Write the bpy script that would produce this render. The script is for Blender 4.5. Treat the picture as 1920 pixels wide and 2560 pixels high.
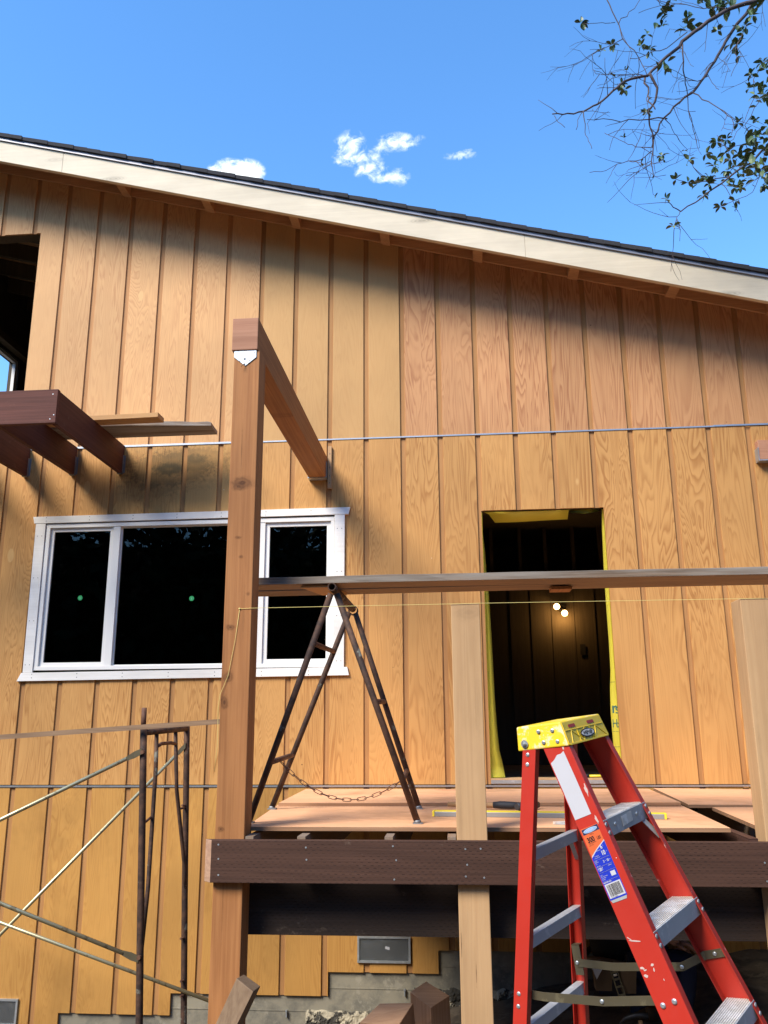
import bpy, bmesh, math, random
from mathutils import Vector, Matrix, noise as mnoise
random.seed(11)
for o in list(bpy.data.objects): bpy.data.objects.remove(o)
scene = bpy.context.scene
COL = scene.collection
R = math.radians

# ------------------------------------------------------------------ camera
cam_data = bpy.data.cameras.new('camera')
cam = bpy.data.objects.new('camera', cam_data); COL.objects.link(cam)
cam_data.sensor_width = 36.0; cam_data.lens = 29.806
cam_data.clip_start = 0.05; cam_data.clip_end = 2000
rt = Vector((0.996296, 0.085767, -0.006177)); up = Vector((0.027081, -0.244778, 0.969201)); fw = Vector((-0.081613, 0.965778, 0.246194))
m = Matrix((rt, up, -fw)).transposed().to_4x4(); m.translation = Vector((0.41746, -6.59182, 1.70))
cam.matrix_world = m
scene.camera = cam
scene.render.resolution_x = 768; scene.render.resolution_y = 1024

# ------------------------------------------------------------------ light
SUN = Vector((-0.84, -1.0, 1.27)).normalized()
elev = math.asin(SUN.z)
world = bpy.data.worlds.new('World'); scene.world = world; world.use_nodes = True
nt = world.node_tree; nt.nodes.clear()
wo = nt.nodes.new('ShaderNodeOutputWorld'); bg = nt.nodes.new('ShaderNodeBackground')
sky = nt.nodes.new('ShaderNodeTexSky'); sky.sky_type = 'NISHITA'; sky.sun_disc = False
sky.sun_elevation = elev
sky.sun_rotation = math.atan2(SUN.x, SUN.y)
sky.altitude = 600; sky.air_density = 1.0; sky.dust_density = 0.05; sky.ozone_density = 2.2
bg.inputs['Strength'].default_value = 0.15
# small clouds, laid out by compass direction and height
tc = nt.nodes.new('ShaderNodeTexCoord'); sep = nt.nodes.new('ShaderNodeSeparateXYZ')
nt.links.new(tc.outputs['Generated'], sep.inputs[0])
def wm(op, a, b=None, clamp=False):
    n = nt.nodes.new('ShaderNodeMath'); n.operation = op; n.use_clamp = clamp
    for i, v in enumerate((a, b)):
        if v is None: continue
        if isinstance(v, (int, float)): n.inputs[i].default_value = v
        else: nt.links.new(v, n.inputs[i])
    return n.outputs[0]
ysafe = wm('MAXIMUM', sep.outputs[1], 0.05)
gx = wm('DIVIDE', sep.outputs[0], ysafe); gz = wm('DIVIDE', sep.outputs[2], ysafe)
comb = nt.nodes.new('ShaderNodeCombineXYZ'); nt.links.new(gx, comb.inputs[0]); nt.links.new(gz, comb.inputs[2])
wn = nt.nodes.new('ShaderNodeTexNoise'); wn.inputs['Scale'].default_value = 62; wn.inputs['Detail'].default_value = 9; wn.inputs['Roughness'].default_value = 0.66; wn.inputs['Distortion'].default_value = 0.5
nt.links.new(comb.outputs[0], wn.inputs['Vector'])
CLOUDS = [(-0.276, 0.742, 0.034, 0.028, 2.3), (-0.300, 0.738, 0.026, 0.022, 2.0), (-0.128, 0.776, 0.020, 0.020, 0.95), (-0.113, 0.756, 0.026, 0.012, .9), (-0.136, 0.757, 0.015, 0.010, .85), (-0.100, 0.737, 0.020, 0.012, 1.0), (-0.083, 0.7235, 0.016, 0.008, .85),
          (-0.062, 0.778, 0.026, 0.012, 1.1), (-0.080, 0.770, 0.018, 0.010, .8), (-0.040, 0.781, 0.016, 0.006, .6), (0.022, 0.750, 0.022, 0.006, .68), (0.035, 0.754, 0.009, 0.006, .72), (-0.062, 0.722, 0.014, 0.013, .75)]
acc = None
for cx, cz, sx, sz, am in CLOUDS:
    if sx < .034: sx *= 1.5; sz *= 1.6
    a = wm('DIVIDE', wm('SUBTRACT', gx, cx), sx); b = wm('DIVIDE', wm('SUBTRACT', gz, cz), sz)
    d = wm('SUBTRACT', 1.0, wm('SQRT', wm('ADD', wm('MULTIPLY', a, a), wm('MULTIPLY', b, b))))
    d = wm('MULTIPLY', wm('MAXIMUM', d, 0.0), am)
    acc = d if acc is None else wm('MAXIMUM', acc, d)
nz = wm('MULTIPLY', wm('SUBTRACT', wn.outputs[0], 0.5), 4.6)
inside = wm('MULTIPLY', acc, 2.6, True)
dens = wm('POWER', wm('MULTIPLY', wm('ADD', wm('MULTIPLY', acc, 1.75), wm('SUBTRACT', wm('MULTIPLY', nz, inside), 0.26)), 0.58, True), 1.4)
mx = nt.nodes.new('ShaderNodeMix'); mx.data_type = 'RGBA'
nt.links.new(dens, mx.inputs[0]); mx.inputs[7].default_value = (6.4, 6.8, 6.9, 1)
hsv = nt.nodes.new('ShaderNodeHueSaturation'); hsv.inputs['Saturation'].default_value = 1.22; hsv.inputs['Value'].default_value = 1.55
nt.links.new(sky.outputs[0], hsv.inputs['Color']); nt.links.new(hsv.outputs[0], mx.inputs[6])
nt.links.new(mx.outputs[2], bg.inputs['Color']); nt.links.new(bg.outputs[0], wo.inputs[0])

sd = bpy.data.lights.new('sun', 'SUN'); sd.energy = 3.9; sd.angle = R(25); sd.color = (1.0, 0.91, 0.77)
sun = bpy.data.objects.new('sun', sd); COL.objects.link(sun)
sun.rotation_euler = SUN.to_track_quat('Z', 'Y').to_euler(); sun.location = (-6, -8, 12)

scene.view_settings.view_transform = 'Standard'; scene.view_settings.look = 'None'
scene.view_settings.exposure = 0.80; scene.view_settings.gamma = 1
scene.render.engine = 'CYCLES'

# ------------------------------------------------------------------ object helpers
W = {}
def _props(o, label=None, cat=None, group=None, kind=None):
    if label: o['label'] = label
    if cat: o['category'] = cat
    if group: o['group'] = group
    if kind: o['kind'] = kind
def thing(name, label, cat, loc, group=None):
    o = bpy.data.objects.new(name, None); COL.objects.link(o); o.location = loc; o.empty_display_size = 0.1
    W[o] = Vector(loc); _props(o, label, cat, group); return o
def obj(name, bm, mats, parent=None, base=None, label=None, cat=None, group=None, kind=None, bevel=0.0, smooth=False):
    """bm holds world coordinates; they are stored relative to the parent or base point"""
    org = W[parent] if parent else Vector(base if base is not None else (0, 0, 0))
    bm.normal_update()
    me = bpy.data.meshes.new(name)
    bmesh.ops.translate(bm, verts=bm.verts[:], vec=-org)
    bm.to_mesh(me); bm.free()
    if not isinstance(mats, (list, tuple)): mats = [mats]
    for mt in mats: me.materials.append(mt)
    if smooth:
        for p in me.polygons: p.use_smooth = True
    o = bpy.data.objects.new(name, me); COL.objects.link(o)
    if parent: o.parent = parent
    else: o.location = org
    W[o] = org
    _props(o, label, cat, group, kind)
    if bevel:
        md = o.modifiers.new('bevel', 'BEVEL'); md.width = bevel; md.segments = 2; md.limit_method = 'ANGLE'; md.angle_limit = R(40)
    return o
def hexa(bm, P, mi=0):
    """8 corners: bottom loop 0-3, top loop 4-7"""
    v = [bm.verts.new(p) for p in P]
    out = []
    for f in ((3, 2, 1, 0), (4, 5, 6, 7), (0, 1, 5, 4), (1, 2, 6, 5), (2, 3, 7, 6), (3, 0, 4, 7)):
        fc = bm.faces.new([v[i] for i in f]); fc.material_index = mi; out.append(fc)
    return out
def box(bm, x0, x1, y0, y1, z0, z1, mi=0):
    return hexa(bm, [(x0, y0, z0), (x1, y0, z0), (x1, y1, z0), (x0, y1, z0), (x0, y0, z1), (x1, y0, z1), (x1, y1, z1), (x0, y1, z1)], mi)
def frame_of(d, upv=Vector((0, 0, 1))):
    d = d.normalized()
    if abs(d.dot(upv)) > 0.99: upv = Vector((0, 1, 0))
    a = d.cross(upv).normalized(); b = a.cross(d).normalized()
    return a, b
def bar(bm, p, q, w, h, upv=Vector((0, 0, 1)), mi=0):
    p, q = Vector(p), Vector(q); a, b = frame_of(q - p, upv); a = a * w / 2; b = b * h / 2
    return hexa(bm, [p - a - b, p + a - b, p + a + b, p - a + b, q - a - b, q + a - b, q + a + b, q - a + b], mi)
def tube(bm, pts, r, seg=8, cap=True, mi=0):
    pts = [Vector(p) for p in pts]; n = len(pts)
    rr = r if isinstance(r, (list, tuple)) else [r] * n
    rings = []; ref = None
    for i, p in enumerate(pts):
        d = (pts[min(i + 1, n - 1)] - pts[max(i - 1, 0)])
        if d.length < 1e-9: d = Vector((0, 0, 1))
        d.normalize()
        if ref is None: ref = Vector((0, 0, 1)) if abs(d.z) < 0.9 else Vector((1, 0, 0))
        a = (ref - d * ref.dot(d)).normalized(); ref = a; b = d.cross(a)
        rings.append([bm.verts.new(p + (a * math.cos(t) + b * math.sin(t)) * rr[i]) for t in [2 * math.pi * k / seg for k in range(seg)]])
    for i in range(n - 1):
        for k in range(seg):
            f = bm.faces.new((rings[i][k], rings[i][(k + 1) % seg], rings[i + 1][(k + 1) % seg], rings[i + 1][k])); f.smooth = True; f.material_index = mi
    if cap:
        f = bm.faces.new(rings[0][::-1]); f.material_index = mi
        f = bm.faces.new(rings[-1]); f.material_index = mi
def pipe(bm, p, q, r, t=0.003, seg=14):
    """hollow pipe"""
    p, q = Vector(p), Vector(q); d = (q - p).normalized(); a, b = frame_of(d)
    L = []
    for c, rad in ((p, r), (q, r), (q, r - t), (p, r - t)):
        L.append([bm.verts.new(c + (a * math.cos(2 * math.pi * k / seg) + b * math.sin(2 * math.pi * k / seg)) * rad) for k in range(seg)])
    for i in range(4):
        A, B = L[i], L[(i + 1) % 4]
        for k in range(seg):
            f = bm.faces.new((A[k], A[(k + 1) % seg], B[(k + 1) % seg], B[k])); f.smooth = i in (0, 2)
def ball(bm, c, r, s=(1, 1, 1), u=12, v=8, rot=None):
    M = Matrix.Translation(Vector(c)) @ (rot.to_4x4() if rot else Matrix()) @ Matrix.Diagonal((r * s[0], r * s[1], r * s[2], 1))
    g = bmesh.ops.create_uvsphere(bm, u_segments=u, v_segments=v, radius=1, matrix=M)
    for vv in g['verts']:
        for f in vv.link_faces: f.smooth = True
def disc(bm, c, n, r, h, seg=14, dome=0.0, mi=0):
    c = Vector(c); n = Vector(n).normalized(); a, b = frame_of(n)
    pr = [(r, 0), (r, h * (1 - dome)), (r * .62, h)] if dome else [(r, 0), (r, h)]
    rings = [[bm.verts.new(c + n * z + (a * math.cos(2 * math.pi * k / seg) + b * math.sin(2 * math.pi * k / seg)) * rad) for k in range(seg)] for rad, z in pr]
    for A, B in zip(rings, rings[1:]):
        for k in range(seg): bm.faces.new((A[k], A[(k + 1) % seg], B[(k + 1) % seg], B[k])).material_index = mi
    bm.faces.new(rings[-1]).material_index = mi; bm.faces.new(rings[0][::-1]).material_index = mi
def slab(bm, poly, n, t, mi=0):
    """extrude a planar polygon (world points) by t along n"""
    n = Vector(n).normalized()
    a = [bm.verts.new(Vector(p)) for p in poly]; b = [bm.verts.new(Vector(p) + n * t) for p in poly]
    k = len(poly)
    bm.faces.new(a[::-1]).material_index = mi; bm.faces.new(b).material_index = mi
    for i in range(k): bm.faces.new((a[i], a[(i + 1) % k], b[(i + 1) % k], b[i])).material_index = mi
def islands(name, bm, mat, parent, **kw):
    """one object for every loose piece of bm"""
    bm.verts.index_update(); seen = set(); out = []
    for v in bm.verts[:]:
        if v in seen: continue
        st = [v]; seen.add(v); grp = []
        while st:
            a = st.pop(); grp.append(a)
            for e in a.link_edges:
                b = e.other_vert(a)
                if b not in seen: seen.add(b); st.append(b)
        nb = bmesh.new(); mp = {a: nb.verts.new(a.co) for a in grp}; fs = set(f for a in grp for f in a.link_faces)
        for f in fs: nb.faces.new([mp[a] for a in f.verts]).smooth = f.smooth
        out.append(obj(name, nb, mat, parent, **kw))
    bm.free(); return out
def NB(): return bmesh.new()
def text_bm(bm, s, origin, right, upv, size, thick=0.0006, mi=0, squash=1.0, align='LEFT', bold=0.0):
    """raised lettering as mesh, laid on a plane given by right/up vectors"""
    cu = bpy.data.curves.new('t', 'FONT'); cu.body = s; cu.size = size; cu.align_x = align; cu.offset = bold
    o = bpy.data.objects.new('t', cu); COL.objects.link(o)
    dg = bpy.context.evaluated_depsgraph_get(); dg.update()
    me = bpy.data.meshes.new_from_object(o.evaluated_get(dg))
    right = Vector(right).normalized(); upv = Vector(upv).normalized(); n = right.cross(upv); O = Vector(origin)
    vs = [bm.verts.new(O + right * v.co.x * squash + upv * v.co.y + n * thick) for v in me.vertices]
    for p in me.polygons:
        try: bm.faces.new([vs[i] for i in p.vertices]).material_index = mi
        except ValueError: pass
    bpy.data.objects.remove(o); bpy.data.curves.remove(cu); bpy.data.meshes.remove(me)

# ------------------------------------------------------------------ material helpers
class NG:
    def __init__(s, name):
        s.m = bpy.data.materials.new(name); s.m.use_nodes = True; s.t = s.m.node_tree; s.b = s.t.nodes['Principled BSDF']
        s.tc = s.t.nodes.new('ShaderNodeTexCoord'); s.oi = s.t.nodes.new('ShaderNodeObjectInfo')
    def n(s, typ, **kw):
        x = s.t.nodes.new(typ)
        for k, v in kw.items(): setattr(x, k, v)
        return x
    def set(s, sock, v):
        if isinstance(v, (int, float)): sock.default_value = v
        elif isinstance(v, tuple): sock.default_value = v if len(v) != 3 or len(sock.default_value) == 3 else v + (1,)
        else: s.t.links.new(v, sock)
    def math(s, op, a, b=None, c=None, clamp=False):
        x = s.n('ShaderNodeMath', operation=op, use_clamp=clamp)
        for i, v in enumerate((a, b, c)):
            if v is not None: s.set(x.inputs[i], v)
        return x.outputs[0]
    def vmath(s, op, a, b):
        x = s.n('ShaderNodeVectorMath', operation=op); s.set(x.inputs[0], a); s.set(x.inputs[1], b); return x.outputs[0]
    def coord(s, scale=(1, 1, 1), rnd=13.0):
        off = s.n('ShaderNodeCombineXYZ')
        for i, k in enumerate((1.0, 0.37, 1.7)): s.set(off.inputs[i], s.math('MULTIPLY', s.oi.outputs['Random'], rnd * k))
        v = s.vmath('ADD', s.tc.outputs['Object'], off.outputs[0])
        return s.vmath('MULTIPLY', v, scale)
    def noise(s, vec, scale=1, detail=4, rough=.5, dist=0):
        x = s.n('ShaderNodeTexNoise'); s.set(x.inputs['Vector'], vec)
        x.inputs['Scale'].default_value = scale; x.inputs['Detail'].default_value = detail; x.inputs['Roughness'].default_value = rough; x.inputs['Distortion'].default_value = dist
        return x.outputs[0]
    def ramp(s, fac, stops, interp='LINEAR'):
        x = s.n('ShaderNodeValToRGB'); s.set(x.inputs[0], fac); x.color_ramp.interpolation = interp
        el = x.color_ramp.elements
        while len(el) < len(stops): el.new(0.5)
        for e, (p, c) in zip(el, stops):
            e.position = p; e.color = (c, c, c, 1) if isinstance(c, (int, float)) else tuple(c) + (1,)
        return x.outputs[0]
    def mix(s, fac, a, b, mode='MIX'):
        x = s.n('ShaderNodeMix', data_type='RGBA', blend_type=mode); s.set(x.inputs[0], fac); s.set(x.inputs[6], a); s.set(x.inputs[7], b); return x.outputs[2]
    def out(s, col=None, rough=None, metal=None, bump=None, bstr=.3, bdist=.002, spec=None):
        if col is not None: s.set(s.b.inputs['Base Color'], col)
        if rough is not None: s.set(s.b.inputs['Roughness'], rough)
        if metal is not None: s.set(s.b.inputs['Metallic'], metal)
        if spec is not None: s.b.inputs['Specular IOR Level'].default_value = spec
        if bump is not None:
            b = s.n('ShaderNodeBump'); b.inputs['Strength'].default_value = bstr; b.inputs['Distance'].default_value = bdist
            s.set(b.inputs['Height'], bump); s.t.links.new(b.outputs[0], s.b.inputs['Normal'])
        return s.m
AX = {'x': 0, 'y': 1, 'z': 2}
def along(axis, la, lc):
    v = [lc, lc, lc]; v[AX[axis]] = la; return tuple(v)

def plywood(name, base, dark, plugs=True, axis='z', streak=0.35, fig=0.8, spot=(), stain=0.0, rings=30):
    """rotary-cut fir plywood: cathedral figure, fine pores, oval patches"""
    g = NG(name)
    n1 = g.noise(g.coord(along(axis, .52, 4.8)), 1.0, 3.4, .5, .6)
    w = g.math('FRACT', g.math('MULTIPLY', n1, g.math('MULTIPLY_ADD', g.oi.outputs['Random'], 14.0, rings * .8)))
    band = g.ramp(w, [(0.0, 0.0), (0.35, 0.12), (0.80, .85), (1.0, 0.0)])
    amp = g.ramp(g.noise(g.coord(along(axis, .8, 2.2), 31), 1, 2), [(.34, .25), (.62, 1.0)])
    fine = g.noise(g.coord(along(axis, 5, 160)), 1, 3, .6)
    big = g.noise(g.coord((1.3, 1.3, .9), 7), 1, 3, .6)
    fac = g.math('MULTIPLY', g.math('MULTIPLY', band, amp), fig)
    fac = g.math('ADD', fac, g.math('MULTIPLY', g.math('SUBTRACT', fine, .5), streak), clamp=True)
    c = g.mix(fac, base, dark)
    tone = g.math('MULTIPLY_ADD', g.math('SUBTRACT', big, .5), .5, 1.0)
    tone = g.math('MULTIPLY', tone, g.math('MULTIPLY_ADD', g.oi.outputs['Random'], .12, .95))
    c = g.mix(1.0, c, g.n('ShaderNodeCombineColor').outputs[0], 'MULTIPLY') if False else g.vmath('MULTIPLY', c, _gray(g, tone))
    if plugs:
        v = g.n('ShaderNodeTexVoronoi', feature='F1'); v.inputs['Scale'].default_value = 1.0; v.inputs['Randomness'].default_value = .9
        g.set(v.inputs['Vector'], g.coord(along(axis, 1.55, 3.3), 57))
        d = v.outputs['Distance']; cellc = g.n('ShaderNodeSeparateColor'); g.set(cellc.inputs[0], v.outputs['Color'])
        pick = g.math('GREATER_THAN', cellc.outputs[0], .56)
        msk = g.math('MULTIPLY', g.ramp(d, [(.085, 1.0), (.10, 0.0)]), pick)
        pc = g.mix(.45, base, (.80, .55, .24))
        c = g.mix(g.math('MULTIPLY', msk, .62), c, pc)
    # nail / dirt specks
    v2 = g.n('ShaderNodeTexVoronoi'); v2.inputs['Scale'].default_value = 5.2; g.set(v2.inputs['Vector'], g.coord((1, 1, 1), 91))
    sp = g.ramp(v2.outputs['Distance'], [(.018, 1.0), (.03, 0.0)])
    sc = g.n('ShaderNodeSeparateColor'); g.set(sc.inputs[0], v2.outputs['Color'])
    c = g.mix(g.math('MULTIPLY', sp, g.math('GREATER_THAN', sc.outputs[1], .62)), c, (.10, .05, .02))
    c = g.mix(g.math('MULTIPLY', g.ramp(v2.outputs['Distance'], [(.012, 1.0), (.02, 0.0)]), g.math('LESS_THAN', sc.outputs[1], .34)), c, (.72, .60, .42))
    if stain:
        st = g.noise(g.coord((1.6, 1.6, 1.0), 19), 1, 5, .65)
        c = g.mix(g.math('MULTIPLY', g.ramp(st, [(.52, 0.0), (.72, 1.0)]), stain), c, tuple(x * .35 for x in dark))
    if spot: c = spots(g, c, spot, (.035, .035, .018))
    bi = g.n('ShaderNodeSeparateXYZ'); g.set(bi.inputs[0], g.tc.outputs['Object'])
    wnn = g.n('ShaderNodeTexWhiteNoise', noise_dimensions='1D'); g.set(wnn.inputs['W'], g.math('FLOOR', g.math('DIVIDE', bi.outputs[0], .3048)))
    if axis == 'z': c = g.vmath('MULTIPLY', c, _gray(g, g.math('MULTIPLY_ADD', wnn.outputs['Value'], .10, .95)))
    hgt = g.math('ADD', g.math('MULTIPLY', band, .25), fine)
    return g.out(c, .62, 0, hgt, .22, .0015, .25)
def _gray(g, v):
    x = g.n('ShaderNodeCombineXYZ'); [g.set(x.inputs[i], v) for i in range(3)]; return x.outputs[0]

def spots(g, c, lst, col, plane=('x', 'z')):
    sp = g.n('ShaderNodeSeparateXYZ'); g.set(sp.inputs[0], g.tc.outputs['Object'])
    wob = g.math('MULTIPLY_ADD', g.noise(g.tc.outputs['Object'], 34, 5, .7), 1.5, .25)
    for x, z, rx, rz, am in lst:
        a = g.math('DIVIDE', g.math('SUBTRACT', sp.outputs[AX[plane[0]]], x), rx); b = g.math('DIVIDE', g.math('SUBTRACT', sp.outputs[AX[plane[1]]], z), rz)
        d = g.math('MULTIPLY', g.math('SQRT', g.math('ADD', g.math('MULTIPLY', a, a), g.math('MULTIPLY', b, b))), wob)
        ring = g.math('MULTIPLY_ADD', g.math('SINE', g.math('MULTIPLY', d, 14)), .20, .80)
        c = g.mix(g.math('MULTIPLY', g.math('MULTIPLY', g.ramp(d, [(.25, 1.0), (1.0, 0.0)]), ring), am), c, col)
    return c
def timber(name, base, dark, axis='z', knots=True, wear=0.0, weathered=None, rough=.7, streak=1.0, incised=False, knotscale=(1.5, 4.5), flat=None, marks=()):
    g = NG(name)
    n1 = g.noise(g.coord(along(axis, .25, 9)), 1, 2, .5, .3)
    w = g.math('SINE', g.math('MULTIPLY', n1, 60))
    fine = g.noise(g.coord(along(axis, 2.5, 120)), 1, 4, .65)
    big = g.noise(g.coord(along(axis, 1.2, 4), 3), 1, 4, .6)
    fac = g.math('ADD', g.math('MULTIPLY_ADD', w, .16, .25), g.math('MULTIPLY', g.math('SUBTRACT', fine, .5), 1.1 * streak), clamp=True)
    c = g.mix(fac, base, dark)
    c = g.vmath('MULTIPLY', c, _gray(g, g.math('MULTIPLY_ADD', g.math('SUBTRACT', big, .5), .7, 1.0)))
    hgt = fine
    if knots:
        v = g.n('ShaderNodeTexVoronoi'); v.inputs['Scale'].default_value = 1.0; v.inputs['Randomness'].default_value = 1.0
        g.set(v.inputs['Vector'], g.vmath('ADD', g.coord(tuple((.15 if 'xyz'[i_] == flat else v_) for i_, v_ in enumerate(along(axis, knotscale[0], knotscale[1]))), 23), g.vmath('MULTIPLY', g.n('ShaderNodeTexNoise').outputs[1], (.0, .0, .0))))
        sc = g.n('ShaderNodeSeparateColor'); g.set(sc.inputs[0], v.outputs['Color'])
        pick = g.math('GREATER_THAN', sc.outputs[0], .55)
        dd = v.outputs['Distance']
        ring = g.math('MULTIPLY_ADD', g.math('SINE', g.math('MULTIPLY', g.math('ADD', dd, g.math('MULTIPLY', fine, .02)), 170)), .3, .7)
        halo = g.math('MULTIPLY', g.ramp(dd, [(.04, 1.0), (.16, 0.0)]), pick)
        c = g.mix(g.math('MULTIPLY', g.math('MULTIPLY', halo, ring), .75), c, tuple(x * .42 for x in dark))
    if weathered:
        wn_ = g.noise(g.coord(along(axis, 1.0, 22), 5), 1, 5, .65)
        c = g.mix(g.ramp(wn_, [(.36, 0.0), (.6, 1.0)]), c, weathered)
    if incised:
        sp = g.n('ShaderNodeSeparateXYZ'); g.set(sp.inputs[0], g.tc.outputs['Object'])
        oth = 'z' if axis != 'z' else 'x'
        a = g.math('DIVIDE', sp.outputs[AX[axis]], .034); b = g.math('DIVIDE', sp.outputs[AX[oth]], .0125)
        row = g.math('FLOOR', b)
        u = g.math('FRACT', g.math('ADD', a, g.math('MULTIPLY', row, .382)))
        vv = g.math('ABSOLUTE', g.math('SUBTRACT', g.math('FRACT', b), .5))
        msk = g.math('MULTIPLY', g.math('MULTIPLY', g.math('LESS_THAN', u, .38), g.math('LESS_THAN', vv, .11)), g.ramp(g.noise(g.coord((5, 5, 14), 8), 1, 4, .7), [(.40, .15), (.58, 1.0)]))
        c = g.mix(g.math('MULTIPLY', msk, .62), c, tuple(x * .15 for x in dark))
        hgt = g.math('SUBTRACT', hgt, msk)
    if marks: c = spots(g, c, marks, tuple(x * .40 for x in dark))
    if wear:
        s = g.noise(g.coord((7, 7, 11), 41), 1, 6, .72)
        c = g.mix(g.math('MULTIPLY', g.ramp(s, [(.62, 0.0), (.72, 1.0)]), wear), c, (.5, .38, .28))
    return g.out(c, rough, 0, hgt, .45, .002, .25)

def plain(name, col, rough=.5, metal=0, var=.12, scale=9, bump=.0, spec=None):
    g = NG(name)
    n = g.noise(g.coord((1, 1, 1)), scale, 5, .6)
    c = g.vmath('MULTIPLY', col, _gray(g, g.math('MULTIPLY_ADD', g.math('SUBTRACT', n, .5), var * 2, 1.0)))
    return g.out(c, rough, metal, n if bump else None, bump, .002, spec)
def scuffed(name, col, scuff, amount=.3, rough=.4, metal=0, scale=14, thr=.64, dark=None):
    g = NG(name)
    n = g.noise(g.coord((1, 1, 1)), scale, 6, .7); big = g.noise(g.coord((1, 1, 1), 3), 3, 3)
    c = g.vmath('MULTIPLY', col, _gray(g, g.math('MULTIPLY_ADD', g.math('SUBTRACT', big, .5), .4, 1.0)))
    if dark: c = g.mix(g.ramp(g.noise(g.coord((1, 1, 1), 77), 5, 5, .7), [(.45, 0.0), (.62, 1.0)]), c, dark)
    f = g.math('MULTIPLY', g.ramp(n, [(thr, 0.0), (thr + .04, 1.0)]), amount)
    c = g.mix(f, c, scuff)
    return g.out(c, g.math('MULTIPLY_ADD', n, .3, rough - .1), metal, n, .15, .001)
def rusty(name, a, b, paint=None, rough=.75):
    g = NG(name)
    n = g.noise(g.coord((1, 1, 1)), 16, 7, .68)
    c = g.mix(g.ramp(n, [(.4, 0.0), (.62, 1.0)]), a, b)
    if paint:
        p = g.noise(g.coord((1, 1, 1), 29), 9, 5, .6)
        c = g.mix(g.ramp(p, [(.63, 0.0), (.68, 1.0)]), c, paint)
    return g.out(c, rough, .25, n, .5, .002)
def emit(name, col, s):
    g = NG(name); g.set(g.b.inputs['Base Color'], (0, 0, 0)); g.set(g.b.inputs['Emission Color'], col); g.b.inputs['Emission Strength'].default_value = s; return g.m
def glass_mat(name):
    m = bpy.data.materials.new(name); m.use_nodes = True; t = m.node_tree; t.nodes.clear()
    o = t.nodes.new('ShaderNodeOutputMaterial'); mixs = t.nodes.new('ShaderNodeMixShader'); gl = t.nodes.new('ShaderNodeBsdfGlossy'); tr = t.nodes.new('ShaderNodeBsdfTransparent'); fr = t.nodes.new('ShaderNodeFresnel')
    fr.inputs[0].default_value = 1.45; gl.inputs['Roughness'].default_value = 0.0; tr.inputs[0].default_value = (.45, .5, .48, 1); gl.inputs[0].default_value = (.5, .53, .52, 1)
    t.links.new(fr.outputs[0], mixs.inputs[0]); t.links.new(tr.outputs[0], mixs.inputs[1]); t.links.new(gl.outputs[0], mixs.inputs[2]); t.links.new(mixs.outputs[0], o.inputs[0])
    return m

M = {}
M['ply_up_tan'] = plywood('siding_tan', (.62, .350, .150), (.44, .200, .080), fig=.8)
M['ply_up_yellow'] = plywood('siding_yellow', (.58, .335, .130), (.45, .225, .082), plugs=True, fig=.3)
M['ply_up_pink'] = plywood('siding_pink', (.54, .280, .125), (.34, .138, .058), plugs=False, fig=1.0)
M['ply_mid'] = plywood('siding_middle', (.54, .286, .095), (.34, .145, .040), fig=1.0)
M['ply_mid_stain'] = plywood('siding_middle_stained', (.52, .285, .092), (.32, .138, .040), stain=.3, spot=((-1.93, 3.80, .55, .22, .85), (-1.72, 3.88, .45, .16, .6), (-2.1, 3.66, .35, .18, .55)))
M['ply_low'] = plywood('siding_low', (.48, .250, .066), (.32, .135, .032), stain=.4, fig=.6)
M['deck_ply'] = plywood('deck_plywood', (.72, .40, .22), (.50, .24, .12), plugs=False, axis='x', fig=.8, stain=.55)
M['ply_edge'] = timber('plywood_edge', (.36, .20, .11), (.10, .05, .03), axis='x', knots=False)
M['post_old'] = timber('post_timber', (.38, .168, .060), (.22, .080, .026), wear=.0, flat='y', knots=False, marks=((.0, 3.68, .075, .042, 1), (-.02, 3.66, .04, .03, .8), (-.011, 3.39, .024, .012, .8), (.006, 3.29, .014, .010, .8), (-.034, 2.936, .030, .020, .9), (-.037, 2.692, .036, .036, .9), (-.050, 2.572, .026, .040, .95), (-.043, 1.993, .020, .018, .9), (-.01, 3.86, .005, .16, .6), (.05, 3.1, .012, .012, .7), (.03, 3.0, .008, .16, .35), (-.02, 1.7, .006, .25, .3)))
M['post_new'] = timber('pale_post_timber', (.50, .315, .160), (.40, .235, .115), streak=.6, knotscale=(1.1, 3.4), flat='y', marks=((-.061, 1.36, .0035, .07, 1), (.001, 1.25, .003, .06, 1), (.02, 2.84, .09, .05, .3), (-.05, 1.9, .01, .3, .25), (.045, 2.4, .02, .2, .2), (.0, .95, .03, .03, .35)))
M['beam'] = timber('beam_timber', (.40, .175, .060), (.20, .072, .024), axis='y', wear=.0, flat='x', knotscale=(2.6, 6.0))
M['beam_end'] = timber('beam_end_grain', (.45, .225, .135), (.29, .125, .070), axis='x', knots=False)
M['treated_x'] = timber('treated_timber_long', (.074, .036, .024), (.034, .016, .011), axis='x', incised=True, knots=False, wear=.22)
M['treated_y'] = timber('treated_timber_joist', (.085, .040, .028), (.042, .018, .013), axis='y', incised=True, knots=False, wear=.12)
M['treated_shaded'] = timber('shaded_treated_timber', (.034, .022, .017), (.014, .009, .007), axis='x', incised=True, knots=False, wear=.12)  # treated timber with the shade under the deck put into its colour
M['redwood_x'] = timber('dark_red_timber_long', (.125, .042, .030), (.052, .016, .012), axis='x', knots=False, wear=.10)
M['redwood_y'] = timber('dark_red_timber_joist', (.105, .036, .025), (.045, .014, .010), axis='y', knots=False, wear=.10)
M['offcut'] = timber('offcut_timber', (.42, .23, .125), (.26, .125, .06))
M['offcut_end'] = timber('offcut_end_grain', (.50, .30, .18), (.34, .18, .10), axis='x', knots=False)
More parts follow.
